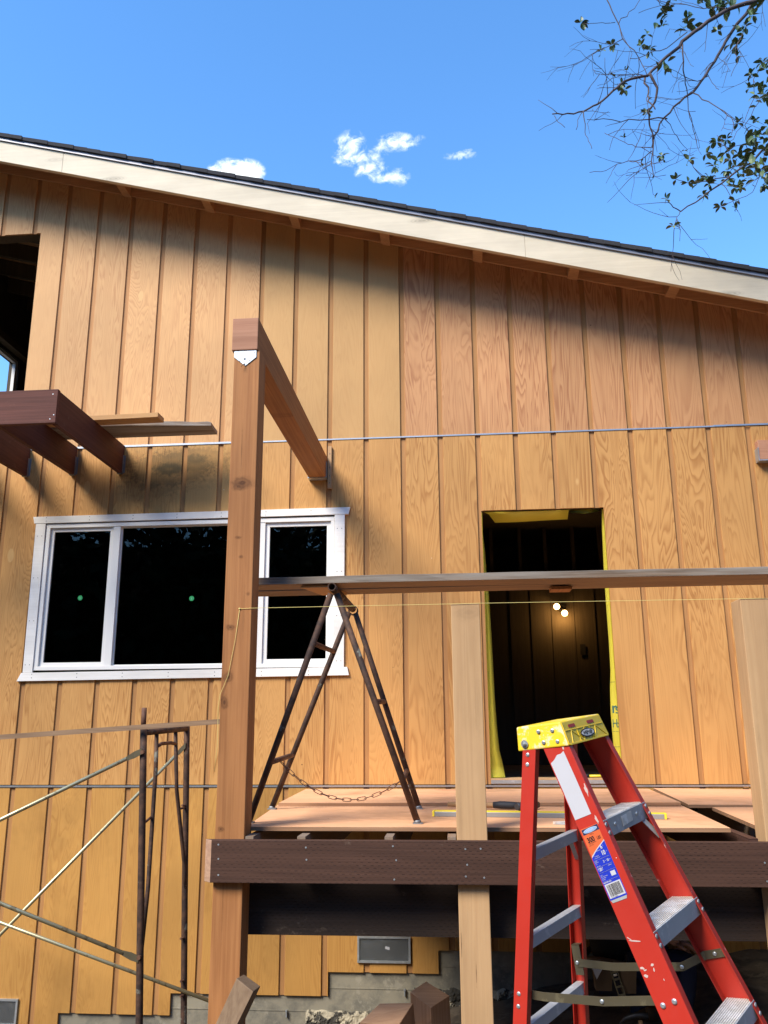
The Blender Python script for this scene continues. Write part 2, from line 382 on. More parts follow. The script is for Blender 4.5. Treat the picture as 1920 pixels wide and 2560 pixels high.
M['joist'] = timber('joist_timber', (.30, .19, .11), (.14, .08, .045), axis='y', knots=False, weathered=(.22, .17, .13))
M['endgrain'] = timber('pale_end_grain', (.42, .26, .17), (.22, .12, .08), axis='x', knots=False)
M['plank_edge'] = timber('weathered_plank_edge', (.20, .14, .095), (.04, .03, .024), axis='x', knots=False, weathered=(.27, .24, .205), rough=.9, streak=1.9)
M['plank_under'] = timber('plank_underside', (.27, .175, .105), (.12, .07, .042), axis='x', knots=False, streak=1.5)
M['board_light'] = timber('light_board', (.55, .31, .13), (.40, .19, .07), axis='x', knots=False)
M['fascia'] = timber('fascia_board', (.66, .57, .42), (.58, .49, .35), axis='x', knots=True, streak=.35, rough=.55, knotscale=(1.2, 5))
M['rake_wood'] = timber('eave_wood', (.58, .33, .165), (.42, .21, .095), axis='x', knots=False)
M['white_vinyl'] = plain('white_vinyl', (.82, .80, .76), .35, 0, .02)
M['white_trim'] = timber('painted_trim', (.83, .80, .75), (.74, .71, .66), axis='x', knots=False, streak=.3, rough=.5)
M['screw'] = plain('screw_steel', (.12, .11, .11), .4, .6)
M['hanger'] = scuffed('dull_hanger_steel', (.22, .23, .24), (.4, .4, .4), .4, .5, .6, 22, .55)
M['galv'] = scuffed('galvanised_steel', (.48, .52, .54), (.7, .72, .74), .4, .38, .75, 22, .55)
M['flash'] = scuffed('flashing_metal', (.46, .47, .48), (.35, .36, .38), .5, .35, .8, 10, .55)
M['drip'] = plain('drip_edge_metal', (.24, .24, .27), .45, .3, .06)
M['shingle'] = plain('asphalt_shingle', (.030, .030, .034), .95, 0, .5, 60, .8)
M['concrete'] = scuffed('foundation_concrete', (.26, .235, .175), (.36, .33, .26), .45, .85, 0, 5, .56, dark=(.16, .15, .12))
M['rubble'] = scuffed('rough_cement', (.40, .35, .25), (.03, .028, .024), .95, .9, 0, 9, .5)
M['dirt'] = scuffed('dirt', (.090, .066, .042), (.14, .11, .075), .6, .95, 0, 6, .55, dark=(.04, .030, .020))
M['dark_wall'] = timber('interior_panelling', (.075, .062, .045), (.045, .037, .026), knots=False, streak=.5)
M['stud'] = timber('stud_timber', (.13, .095, .055), (.07, .05, .028), knots=False)
M['black'] = plain('black_paint_and_void', (.012, .012, .012), .6)
M['groove'] = timber('milled_groove', (.42, .215, .080), (.28, .13, .045), knots=False, streak=.6)
M['groove_light'] = timber('milled_groove_pale', (.48, .245, .10), (.36, .165, .062), knots=False, streak=.6)
M['woods'] = plain('woods_foliage', (.030, .045, .018), .8, 0, .5, 3)
M['glass'] = glass_mat('window_glass')
M['green'] = plain('green_sticker', (.03, .42, .12), .5)
M['splash'] = plain('dried_paint', (.52, .40, .36), .7)
M['paper'] = plain('white_paper', (.47, .47, .50), .7, 0, .04)
M['wrap'] = plain('yellow_wrap', (.84, .74, .09), .42, 0, .12, 4, .3)
M['wrap_ink'] = plain('dark_green_ink', (.02, .10, .08), .5)
M['rust'] = rusty('rusty_steel', (.038, .022, .017), (.105, .052, .030), paint=(.17, .17, .14))
M['rust_red'] = rusty('red_brown_rust', (.085, .038, .026), (.17, .085, .05))
M['brace'] = scuffed('zinc_brace', (.50, .45, .27), (.18, .12, .06), .6, .35, .7, 16, .56)
M['fiber'] = scuffed('red_fibreglass', (.43, .024, .012), (.55, .26, .20), .4, .42, 0, 26, .74)
M['fiber_in'] = scuffed('red_fibreglass_flange', (.37, .025, .013), (.55, .32, .26), .7, .45, 0, 20, .63)
M['cap_clean'] = plain('yellow_plastic', (.74, .50, .02), .42, 0, .1)
M['cap_yellow'] = scuffed('yellow_cap', (.80, .55, .02), (.72, .62, .42), .8, .42, 0, 7, .52)
M['alu'] = scuffed('aluminium', (.40, .41, .41), (.60, .60, .58), .5, .42, .25, 14, .57)
M['tread'] = scuffed('worn_tread', (.60, .55, .48), (.78, .74, .68), .7, .6, .25, 20, .5)
M['spread'] = scuffed('brass_spreader', (.14, .12, .075), (.30, .26, .15), .4, .45, .6, 14, .6)
M['blue'] = plain('blue_label', (.015, .035, .42), .35)
M['navy'] = plain('navy_label', (.02, .03, .09), .4)
M['lblue'] = plain('light_blue_label', (.20, .38, .75), .4)
M['orange'] = plain('orange_label', (.62, .12, .035), .45)
M['ink'] = plain('black_ink', (.01, .01, .01), .5)
M['line'] = plain('yellow_string', (.72, .60, .20), .6)
M['level_grey'] = plain('level_grey', (.30, .31, .31), .4, .4)
M['level_yel'] = plain('level_yellow', (.75, .60, .04), .4)
M['hickory'] = timber('hammer_handle', (.36, .21, .10), (.22, .12, .06), axis='x', knots=False)
M['iron'] = plain('forged_iron', (.06, .06, .065), .45, .6)
M['tape'] = plain('black_grip_tape', (.012, .014, .02), .7)
M['bulb'] = emit('lit_bulb', (1.0, .55, .18), 9)
M['bark'] = plain('bark', (.075, .055, .055), .9, 0, .3, 30, .5)
M['jacket'] = plain('dark_jacket', (.006, .006, .008), .95)
M['jeans'] = plain('blue_jeans', (.006, .012, .042), .9, 0, .3, 12)
M['skin'] = plain('skin', (.42, .22, .15), .55, 0, .08)
M['hair'] = plain('dark_hair', (.02, .015, .012), .6)
M['leather'] = plain('tool_belt_leather', (.11, .07, .04), .7, 0, .3, 12)
g = NG('leaf'); rn = g.noise(g.coord((1, 1, 1), 0), 4, 3)
M['leaf'] = g.out(g.ramp(rn, [(.35, (.035, .070, .022)), (.55, (.080, .135, .042)), (.7, (.16, .20, .07))]), .45, 0)
g.b.inputs['Transmission Weight'].default_value = 0.0
# ------------------------------------------------------------------ ground
def ss(t): t = max(0, min(1, t)); return t * t * (3 - 2 * t)
def interp(x, tab):
    if x <= tab[0][0]: return tab[0][1]
    for (a, b), (c, d) in zip(tab, tab[1:]):
        if x <= c: return b + (d - b) * (x - a) / (c - a)
    return tab[-1][1]
def gz(x, y):
    wz = interp(x, [(-5, -.80), (-1.5, -.52), (-.3, -.42), (.45, -.16), (1.3, .0), (1.9, .16), (4, .3)])
    t = ss((y + 3.3) / 2.9)
    z = -.04 * (1 - t) + wz * t
    z += .035 * mnoise.noise(Vector((x * 2.2, y * 2.2, 0))) + .02 * mnoise.noise(Vector((x * 7, y * 7, 3)))
    if max(abs(x), abs(y)) > 9: z = min(z, 0) - .1
    return z
bm = NB()
xs = [-300, -120, -50, -20, -10] + [-6 + .09 * i for i in range(118)] + [6, 10, 20, 50, 120, 300]
ys = [-300, -120, -50, -20, -10] + [-6 + .09 * i for i in range(75)] + [2, 6, 12, 30, 120, 300]
G = [[bm.verts.new((x, y, gz(x, y) if abs(x) < 9 and abs(y) < 9 else -.15)) for x in xs] for y in ys]
for j in range(len(ys) - 1):
    for i in range(len(xs) - 1): bm.faces.new((G[j][i], G[j][i + 1], G[j + 1][i + 1], G[j + 1][i]))
obj('ground', bm, M['dirt'], label='bare brown dirt sloping up under the deck', kind='structure', smooth=True)

bm = NB()
ring = [(-26, 30), (-26, 6), (-22, -14), (-12, -24), (0, -26.5), (12, -23), (19, -12), (20, 4), (20, 30)]  # unseen slope added to block low sky light and darken the panes
Hh = []
for f, z in ((1.0, -.3), (1.06, 5.6), (1.18, 9.4), (1.6, 10.5), (2.6, 10.5)): Hh.append([bm.verts.new((x * f, y * (f if y < 0 else 1), z)) for x, y in ring])
for a, b in zip(Hh, Hh[1:]):
    for i in range(len(a) - 1): bm.faces.new((a[i + 1], a[i], b[i], b[i + 1]))
obj('hill', bm, M['woods'], label='unseen dark wooded hill added round the yard to darken reflections and cut sky light', kind='structure')
# woods on the hill, mirrored in the panes; sides added to cut sky light
bm = NB(); rw = random.Random(3)
for i in range(34000):
    s_ = rw.random() * (len(ring) - 3) + 1; k = int(s_); t = s_ - k; px = ring[k][0] + (ring[k + 1][0] - ring[k][0]) * t; py = ring[k][1] + (ring[k + 1][1] - ring[k][1]) * t
    top = 11.5 + 1.5 * math.sin(s_ * 9) + 1.0 * math.sin(s_ * 23 + 1)
    z = rw.random() ** .7 * top; f = .80 + .26 * rw.random() + .02 * z * .5
    c_ = Vector((px * f, py * (f if py < 0 else 1), z)); a = Vector((rw.uniform(-1, 1), rw.uniform(-1, 1), rw.uniform(-1, 1))).normalized(); b = a.cross(Vector((rw.uniform(-1, 1), rw.uniform(-1, 1), rw.uniform(-1, 1)))).normalized(); q_ = rw.uniform(.14, .42)
    bm.faces.new([bm.verts.new(c_ + a * q_ * p + b * q_ * q) for p, q in ((-1, 0), (0, -.6), (1, 0), (0, .6))])
obj('woods', bm, M['woods'], label='dark woods on the slope across the yard, mirrored in the window glass, unseen sides added to cut sky light', kind='stuff')

# ------------------------------------------------------------------ house
S = .3048; GRW = .042; GD = .012
def zl(x): return 5.757 - .2665 * x          # underside of the lookouts along the rake
house = thing('house', 'plywood sided house with a low sloping roof, white window and open doorway', 'house', (0, 0, 0))
WIN = (-3.0, -.50, 2.10, 3.39); DOOR = (.640, 1.597, 1.292, 3.371); UPW = (-6.5, -3.272, 4.42, 6.10)
STEPS = [(-9, -2.524, -.9), (-2.524, -1.700, -.283), (-1.700, -.561, -.140), (-.561, .226, .016), (.226, 9, .166)]
XL, XR = -5.2, 4.0
def siding(x0, x1, zb, zt, mat, gmat=None, name='siding_panel', label=None):
    bm = NB(); br = {x0, x1}
    k = math.floor(x0 / S) - 1
    while k * S < x1 + S:
        for e in (k * S, k * S + GRW):
            if x0 < e < x1: br.add(e)
        k += 1
    for a, b, c, d in (WIN, DOOR, UPW):
        for e in (a, b):
            if x0 < e < x1: br.add(e)
    for a, b, c in STEPS:
        if x0 < a < x1: br.add(a)
    br = sorted(br)
    for a, b in zip(br, br[1:]):
        if b - a < 1e-4: continue
        mid = (a + b) / 2
        groove = (mid / S - math.floor(mid / S)) * S < GRW
        y = GD if groove else 0.0
        lo = zb; hi = zt
        for s0, s1, z in STEPS:
            if s0 <= mid < s1: lo = max(lo, z)
        iv = [(lo, hi)]
        for o in (WIN, DOOR, UPW):
            if o[0] < mid < o[1]:
                nv = []
                for p, q in iv:
                    if q <= o[2] or p >= o[3]: nv.append((p, q)); continue
                    if p < o[2]: nv.append((p, o[2]))
                    if q > o[3]: nv.append((o[3], q))
                iv = nv
        for p, q in iv:
            if q > 50: za, zb_ = zl(a) + .03, zl(b) + .03
            else: za = zb_ = q
            if p >= max(za, zb_): continue
            if groove:
                ga, gb = a - (.0035 if a > x0 + 1e-6 else 0), b + (.0035 if b < x1 - 1e-6 else 0)
                hexa(bm, [(a, y, p), (b, y, p), (b, .02, p), (a, .02, p), (a, y, za), (b, y, zb_), (b, .02, zb_), (a, .02, za)], 1)
            else:
                # slightly eased edges beside the grooves
                fa = a / S - math.floor(a / S); fb = b / S - math.floor(b / S)
                ea = .0022 if abs(fa * S - GRW) < 1e-4 else 0; eb = .0022 if min(fb, 1 - fb) * S < 1e-4 else 0
                P = [(a, .02), (a, y + ea), (a + ea, y), (b - eb, y), (b, y + eb), (b, .02)] if (ea or eb) else [(a, .02), (a, y), (b, y), (b, .02)]
                if ea and not eb: P = [(a, .02), (a, y + ea), (a + ea, y), (b, y), (b, .02)]
                if eb and not ea: P = [(a, .02), (a, y), (b - eb, y), (b, y + eb), (b, .02)]
                zf = lambda x: za + (zb_ - za) * (x - a) / (b - a)
                lo_ = [bm.verts.new((px, py, p)) for px, py in P]; hi_ = [bm.verts.new((px, py, zf(px))) for px, py in P]
                nP = len(P)
                bm.faces.new(lo_[::-1]); bm.faces.new(hi_)
                for i in range(nP): bm.faces.new((lo_[i], lo_[(i + 1) % nP], hi_[(i + 1) % nP], hi_[i]))
    if not bm.verts: bm.free(); return
    bmesh.ops.recalc_face_normals(bm, faces=bm.faces[:])
    return obj(name, bm, [mat, gmat or M['groove']], house, label=label)
p4 = 4 * S; gap = .0012
for i in range(-5, 4):
    a, b = i * p4, (i + 1) * p4
    a = max(a, XL); b = min(b, XR)
    if b <= a: continue
    up_m = {-1: M['ply_up_yellow'], 0: M['ply_up_pink'], 1: M['ply_up_pink'], 2: M['ply_up_pink']}.get(i, M['ply_up_tan'])
    for z0_, z1_ in (((4.017, UPW[2]), (UPW[3], 99)) if i <= -4 else ((4.017, 99),)): siding(a + gap, b, z0_, z1_, up_m, M['groove_light'] if i < -1 else M['groove'], label='paler yellow siding panel' if i == -1 else None)
    for z0_, z1_ in (((1.288, WIN[2]), (WIN[3], 4.008)) if i == -2 else ((1.288, 4.008),)): siding(a + gap, b, z0_, z1_, M['ply_mid_stain'] if i == -2 and z0_ > 3 else M['ply_mid'], label='siding panel with a dark water stain' if i == -2 and z0_ > 3 else None)
    siding(a + gap, b, -.9, 1.270, M['ply_low'])
# flashing between the panel rows
bm = NB(); box(bm, XL, -1.22, -.006, .006, 4.006, 4.022); box(bm, -1.22, 2.60, -.005, .006, 4.006, 4.017); box(bm, 2.5, XR, -.0075, -.0052, 4.008, 4.021)
obj('flashing', bm, M['flash'], house)
bm = NB(); box(bm, XL, 2.2, -.006, .006, 1.270, 1.283); box(bm, 2.19, XR, -.0085, -.0062, 1.272, 1.284)
obj('flashing', bm, M['flash'], house)
# wall core behind the siding (around the openings), studs thickness
def wallbox(bm, x0, x1, z0, z1): box(bm, x0, x1, .021, .14, z0, z1)
bm = NB()
wallbox(bm, XL, WIN[0], 1.0, 4.3); wallbox(bm, WIN[0], WIN[1], 1.0, WIN[2]); wallbox(bm, WIN[0], WIN[1], WIN[3], 4.3)
wallbox(bm, WIN[1], DOOR[0], 1.0, 4.3); wallbox(bm, DOOR[0], DOOR[1], 1.0, DOOR[2] - .012); wallbox(bm, DOOR[0], DOOR[1], DOOR[3], 4.3); wallbox(bm, DOOR[1], XR, 1.0, 4.3)
hexa(bm, [(UPW[1], .021, 4.3), (XR, .021, 4.3), (XR, .14, 4.3), (UPW[1], .14, 4.3), (UPW[1], .021, zl(UPW[1])), (XR, .021, zl(XR)), (XR, .14, zl(XR)), (UPW[1], .14, zl(UPW[1]))])
box(bm, XL, UPW[1] - .0005, .021, .14, 4.3, UPW[2]); hexa(bm, [(XL, .021, UPW[3]), (UPW[1] - .0005, .021, UPW[3]), (UPW[1] - .0005, .14, UPW[3]), (XL, .14, UPW[3]), (XL, .021, zl(XL)), (UPW[1] - .0005, .021, zl(UPW[1])), (UPW[1] - .0005, .14, zl(UPW[1])), (XL, .14, zl(XL))])
obj('wall_framing', bm, M['stud'], house)
# foundation
bm = NB(); box(bm, XL, XR, .022, .25, -1.3, .99)
for z in (-.095, .055, -.245, .2): 
    box(bm, XL, XR, .0185, .0219, z, z + .006)
obj('foundation_wall', bm, M['concrete'], house)
def lumpy(x0, x1, z0, z1, seed, th=.035):
    bm = NB(); nx = int((x1 - x0) / .012); nz_ = max(4, int((z1 - z0) / .012)); rows = []
    for j in range(nz_ + 1):
        r = []
        for i in range(nx + 1):
            x = x0 + (x1 - x0) * i / nx; t = j / nz_
            edge = .02 * mnoise.noise(Vector((x * 14, seed, 0)))
            z = z0 + (z1 - z0 + edge) * t
            y = .020 - th * (math.sin(math.pi * min(1, t * 1.0)) * .5 + .12) * (1 + .9 * mnoise.noise(Vector((x * 22, z * 22, seed))) + .6 * mnoise.noise(Vector((x * 60, z * 60, seed))))
            if j in (0, nz_) or i in (0, nx): y = .021
            r.append(bm.verts.new((x, min(y, .021), z)))
        rows.append(r)
    for A_, B_ in zip(rows, rows[1:]):
        for i in range(nx): bm.faces.new((A_[i], A_[i + 1], B_[i + 1], B_[i]))
    return obj('rough_cement_edge', bm, M['rubble'], house)
lumpy(-.72, -.26, -.42, -.236, 1); lumpy(.05, 1.9, -.30, -.085, 5, .05)
for x, z in ((-.855, -.257), (-.016, -.108), (-1.35, -.33)):
    bm = NB(); box(bm, x - .004, x + .004, -.002, .0182, z - .022, z + .022); box(bm, x - .007, x + .007, -.004, -.0022, z + .012, z + .022)
    obj('form_tie', bm, M['galv'], house)
# vents
def vent(x0, x1, z0, z1, tag):
    bm = NB(); t = .014
    box(bm, x0, x1, -.016, .0, z0, z0 + t); box(bm, x0, x1, -.016, .0, z1 - t, z1); box(bm, x0, x0 + t, -.0155, .0, z0 + t, z1 - t); box(bm, x1 - t, x1, -.0155, .0, z0 + t, z1 - t)
    v = obj('foundation_vent', bm, M['galv'], house)
    bm = NB(); box(bm, x0 + t, x1 - t, -.003, -.001, z0 + t, z1 - t); obj('vent_dark_void', bm, M['black'], v)  # black sheet painted in for the dark crawlspace behind the mesh
    bm = NB(); st = .0065; X0, X1, Z0, Z1 = x0 + t, x1 - t, z0 + t, z1 - t
    c = X0 - (Z1 - Z0)
    while c < X1:
        for sgn in (1, -1):
            a, b = (c, Z0 if sgn > 0 else Z1), (c + (Z1 - Z0), Z1 if sgn > 0 else Z0)
            (ax, az), (bx, bz) = a, b
            if ax < X0: tt = (X0 - ax) / (bx - ax); ax, az = X0, az + (bz - az) * tt
            if bx > X1: tt = (X1 - ax) / (bx - ax); bx, bz = X1, az + (bz - az) * tt
            if bx - ax > .003: bar(bm, (ax, -.008 - .0006 * sgn, az), (bx, -.008 - .0006 * sgn, bz), .0012, .0011, Vector((0, 1, 0)))
        c += st * 1.6
    obj('vent_mesh', bm, M['galv'], v)
    return v
v = vent(-.349, .030, .082, .255, 0)
bm = NB(); slab(bm, [(-.148, -.0105, .192), (-.117, -.0105, .184), (-.120, -.0105, .166), (-.151, -.0105, .174)], (0, -1, 0), .0006); obj('price_tag', bm, M['paper'], v)
vent(-3.20, -2.826, -.372, -.196, 1)

# ---- roof
def slope_box(bm, x0, x1, y0, y1, o0, o1, mi=0):
    hexa(bm, [(x0, y0, zl(x0) + o0), (x1, y0, zl(x1) + o0), (x1, y1, zl(x1) + o0), (x0, y1, zl(x0) + o0), (x0, y0, zl(x0) + o1), (x1, y0, zl(x1) + o1), (x1, y1, zl(x1) + o1), (x0, y1, zl(x0) + o1)], mi)
bm = NB(); slope_box(bm, XL - .4, XR + .3, -.41, 5.2, .092, .1035)
obj('soffit_board', bm, M['rake_wood'], house)
bm = NB()
cuts = [XL - .4, -2.9, 1.05, XR + .3]
for a, b in zip(cuts, cuts[1:]): slope_box(bm, a + .0008, b - .0008, -.43, -.392, -.130, .083)
obj('fascia_board', bm, M['fascia'], house, bevel=.002)
bm = NB()
cuts = [XL - .4, -.93, 3.1, XR + .3]
for a, b in zip(cuts, cuts[1:]): slope_box(bm, a + .001, b - .001, -.437, -.4302, .074, .104); 
slope_box(bm, XL - .4, XR + .3, -.445, -.4372, .070, .080)
obj('drip_edge', bm, M['drip'], house)
bm = NB()
n = 0; x = XL - .5
while x < XR + .3:
    L_ = .139 * .966
    x1 = x + L_ * 1.9
    w = -.452 - .006 * (n % 2) - random.uniform(0, .004)
    # each course lies over the next one down the slope; its lower end stands proud
    t0 = .124; t1 = .150
    hexa(bm, [(x, w, zl(x) + .1045), (x1 - L_, w, zl(x1 - L_) + .1045), (x1 - L_, 5.3, zl(x1 - L_) + .1045), (x, 5.3, zl(x) + .1045),
              (x, w, zl(x) + .137), (x1 - L_, w, zl(x1 - L_) + .142 + random.uniform(-.0012, .0012)), (x1 - L_, 5.3, zl(x1 - L_) + .142), (x, 5.3, zl(x) + .137)])
    x = x1 - L_; n += 1
obj('roof', bm, M['shingle'], house)
for k in range(-3, 5):
    x = -.109 + .79 * k
    for q in (x,):
        bm = NB(); slope_box(bm, q - .04, q + .04, -.391, .0, .0, .091); obj('lookout', bm, M['rake_wood'], house, bevel=.002)
bm = NB()
slope_box(bm, XL - .3, XR + .2, -.022, -.0005, .012, .0905)
obj('frieze_board', bm, M['rake_wood'], house)

# ---- house interior
IX0, IX1 = XL, XR
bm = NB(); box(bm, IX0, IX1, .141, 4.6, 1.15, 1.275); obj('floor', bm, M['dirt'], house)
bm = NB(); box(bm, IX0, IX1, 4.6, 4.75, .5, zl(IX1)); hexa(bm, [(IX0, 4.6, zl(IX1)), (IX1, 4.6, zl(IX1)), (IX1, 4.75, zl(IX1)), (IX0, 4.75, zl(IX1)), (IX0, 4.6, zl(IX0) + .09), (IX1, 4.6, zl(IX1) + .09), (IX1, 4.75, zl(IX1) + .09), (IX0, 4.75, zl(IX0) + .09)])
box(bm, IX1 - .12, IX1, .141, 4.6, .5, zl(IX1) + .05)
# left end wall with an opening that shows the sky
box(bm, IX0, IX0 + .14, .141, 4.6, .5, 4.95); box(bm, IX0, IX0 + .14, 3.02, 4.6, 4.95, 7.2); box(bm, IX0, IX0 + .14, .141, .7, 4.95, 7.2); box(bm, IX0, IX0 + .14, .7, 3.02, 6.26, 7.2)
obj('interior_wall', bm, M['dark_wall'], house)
bm = NB()
X_ = IX0 + .14
box(bm, X_ - .05, X_ - .01, .72, 3.0, 6.21, 6.255); box(bm, X_ - .05, X_ - .01, 2.94, 3.0, 4.96, 6.21); box(bm, X_ - .05, X_ - .01, .72, .77, 4.96, 6.21); box(bm, X_ - .05, X_ - .01, .72, 3.0, 4.955, 5.0)
obj('window_frame', bm, M['white_vinyl'], house)
bm = NB(); box(bm, X_ - .0, X_ + .09, .6, 4.6, 6.30, 6.39); obj('wall_plate', bm, M['stud'], house)
for i in range(8):
    y = .55 + i * .5
    bm = NB(); slope_box(bm, XL + .14, XR - .12, y, y + .04, -.10, .091); obj('rafter', bm, M['stud'], house)
# floor between storeys, seen from below through the doorway
bm = NB(); box(bm, XL + .2, XR - .13, .141, 4.59, 4.03, 4.07); obj('upper_floor', bm, M['dark_wall'], house)
# far room wall with battens
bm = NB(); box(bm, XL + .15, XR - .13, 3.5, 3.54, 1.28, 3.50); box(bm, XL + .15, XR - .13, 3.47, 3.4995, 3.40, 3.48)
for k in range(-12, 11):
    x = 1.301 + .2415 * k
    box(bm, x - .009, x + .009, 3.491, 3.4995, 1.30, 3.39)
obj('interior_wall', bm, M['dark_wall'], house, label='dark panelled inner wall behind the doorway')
for x in (.86, 1.20, 1.50, 1.83, 2.15, .50):
    bm = NB(); box(bm, x - .02, x + .02, 3.50, 3.59, 3.502, 4.028); obj('stud', bm, M['stud'], house)
bm = NB(); box(bm, 1.84, 1.90, 3.484, 3.4905, 2.50, 2.62); obj('outlet_box', bm, M['black'], house)

# ---- window on the wall
bm = NB()
slab(bm, [(-3.052, -.022, 3.357), (-.426, -.022, 3.366), (-.412, -.022, 3.424), (-3.066, -.022, 3.414)], (0, 1, 0), .0215)
slab(bm, [(-3.072, -.022, 2.072), (-.416, -.022, 2.090), (-.430, -.022, 2.153), (-3.040, -.022, 2.137)], (0, 1, 0), .0215)
slab(bm, [(-3.030, -.019, 2.139), (-2.950, -.019, 2.139), (-2.954, -.019, 3.356), (-3.038, -.019, 3.356)], (0, 1, 0), .0185)
slab(bm, [(-.540, -.019, 2.153), (-.456, -.019, 2.153), (-.456, -.019, 3.364), (-.538, -.019, 3.364)], (0, 1, 0), .0185)
win = obj('window', bm, M['white_trim'], house, bevel=.0015, label='wide white sliding window of three panes in fresh white trim')
bm = NB()
for x0, x1, z in ((-3.0, -.5, 3.39), (-3.0, -.5, 2.112)):
    for x in [-2.96 + .37 * i for i in range(7)]:
        for dz in (-.014, .014):
            disc(bm, (x + .01, -.0222, z + dz), (0, -1, 0), .0035, .0006, 8)
for x in (-2.995, -.497):
    for z in (2.2, 2.55, 2.9, 3.25):
        for dx in (-.018, .018): disc(bm, (x + dx, -.0192, z), (0, -1, 0), .0035, .0006, 8)
islands('screw', bm, M['screw'], win)
bm = NB()
X0, X1, Z0, Z1 = -2.949, -.541, 2.156, 3.352
yf, yb = -.008, .075
box(bm, X0, X1, yf, yb, Z1 - .034, Z1); box(bm, X0, X1, yf, yb, Z0, Z0 + .030)
box(bm, X0, X0 + .034, yf + .0005, yb, Z0 + .03, Z1 - .034); box(bm, X1 - .028, X1, yf + .0005, yb, Z0 + .03, Z1 - .034)
box(bm, -2.376, -2.316, yf + .004, yb, Z0 + .03, Z1 - .034); box(bm, -1.165, -1.105, yf + .004, yb, Z0 + .03, Z1 - .034)
obj('frame', bm, M['white_vinyl'], win, bevel=.002)
def sash(x0, x1, z0, z1, y, w, gx0=None):
    bm = NB(); box(bm, x0, x1, y, y + .03, z0, z0 + w); box(bm, x0, x1, y, y + .03, z1 - w, z1); box(bm, x0, x0 + w, y + .0005, y + .03, z0 + w, z1 - w); box(bm, x1 - w, x1, y + .0005, y + .03, z0 + w, z1 - w)
    obj('sash', bm, M['white_vinyl'], win, bevel=.002)
    bm = NB(); box(bm, x0 + w, x1 - w, y + .012, y + .016, z0 + w, z1 - w); obj('pane', bm, M['glass'], win)
sash(-2.914, -2.377, 2.187, 3.317, .012, .030)
sash(-2.315, -1.166, 2.187, 3.317, .022, .008)
sash(-1.104, -.570, 2.187, 3.317, .012, .034)
for x, z in ((-2.625, 2.735), (-1.70, 2.715)):
    bm = NB(); disc(bm, (x, .0235 if x < -2.3 else .0335, z), (0, -1, 0), .020, .0006, 22)
    st = obj('sticker', bm, M['green'], win)
    # small paler mark on the sticker
    bm = NB(); text_bm(bm, '1', (x, (.0235 if x < -2.3 else .0335) - .0006, z - .009), (1, 0, 0), (0, 0, 1), .024, .0003, align='CENTER') if x > -2.3 else text_bm(bm, '=', (x, .0229, z - .008), (1, 0, 0), (0, 0, 1), .022, .0003, align='CENTER')
    obj('sticker_mark', bm, M['paper'], win)
for x0, x1, z0, z1 in ((-1.02, -.60, 2.23, 2.9),):
    pass

# ---- doorway lining: yellow house wrap folded into the opening
def sheet(bm, rows, th=.0012):
    """rows: list of point lists (same count) -> thin two-sided sheet"""
    V = [[bm.verts.new(p) for p in r] for r in rows]
    for r0, r1 in zip(V, V[1:]):
        for i in range(len(r0) - 1): bm.faces.new((r0[i], r0[i + 1], r1[i + 1], r1[i])).smooth = True
    g_ = bmesh.ops.solidify(bm, geom=bm.faces[:], thickness=th)
bm = NB()
zz = [3.355, 3.18, 3.05, 2.88, 2.70, 2.40, 2.05, 1.90, 1.70, 1.53, 1.42, 1.335]
xi = [.645, .646, .658, .664, .676, .684, .690, .692, .700, .712, .735, .748]
rows = [[(.6415, .004, z), (.6440, .018, z), ((x + .645) / 2, .026 + .005 * math.sin(z * 14), z), (x, .046 + .004 * math.sin(z * 9), z), (x - .012, .11, z)] for z, x in zip(zz, xi)]
sheet(bm, rows); wl = obj('house_wrap', bm, M['wrap'], house, smooth=False)
bm = NB()
zz = [3.36, 3.2, 2.9, 2.6, 2.3, 2.1, 1.98, 1.8, 1.66, 1.55, 1.45, 1.33]
xi = [1.588, 1.580, 1.572, 1.570, 1.571, 1.568, 1.556, 1.548, 1.549, 1.552, 1.556, 1.56]
rows = [[(1.5955, .004, z), (1.594, .014, z), ((x + 1.594) / 2, .026, z), (x, .042, z), (x + .012, .095, z)] for z, x in zip(zz, xi)]
sheet(bm, rows); wr = obj('house_wrap', bm, M['wrap'], house)
bm = NB()
text_bm(bm, 'r', (1.556, .0375, 1.795), (1, -.64, 0), (0, 0, 1), .11, .002, bold=.002); text_bm(bm, 's', (1.578, .0235, 1.790), (1, -.64, 0), (0, 0, 1), .10, .002)
text_bm(bm, 'H', (1.554, .0385, 1.69), (1, -.64, 0), (0, 0, 1), .085, .002, squash=.7); text_bm(bm, 'o', (1.578, .0235, 1.69), (1, -.64, 0), (0, 0, 1), .075, .002, squash=.7)
for z in (2.02, 1.66, 1.55): bar(bm, (1.552, .0395, z), (1.592, .0135, z), .0012, .002)
obj('wrap_lettering', bm, M['wrap_ink'], wr)
bm = NB()
rows = [[(.66, .03, 3.366), (.90, .03, 3.362), (1.2, .03, 3.364), (1.33, .03, 3.366)], [(.70, .06, 3.352), (.90, .06, 3.345), (1.2, .06, 3.348), (1.33, .06, 3.35)], [(.748, .10, 3.292), (.90, .10, 3.292), (1.2, .10, 3.302), (1.325, .10, 3.305)]]
sheet(bm, rows)
rows = [[(1.335, .03, 3.366), (1.5, .03, 3.366), (1.59, .03, 3.366)], [(1.335, .07, 3.352), (1.46, .07, 3.338), (1.585, .07, 3.358)]]
sheet(bm, rows)
obj('house_wrap', bm, M['wrap'], house)
bm = NB(); box(bm, .6405, 1.5965, .0, .16, 1.2925, 1.330); obj('door_sill', bm, M['post_new'], house, bevel=.002)
bm = NB(); box(bm, .6405, 1.5965, -.004, -.0005, 1.293, 1.318); obj('sill_flashing', bm, M['galv'], house)

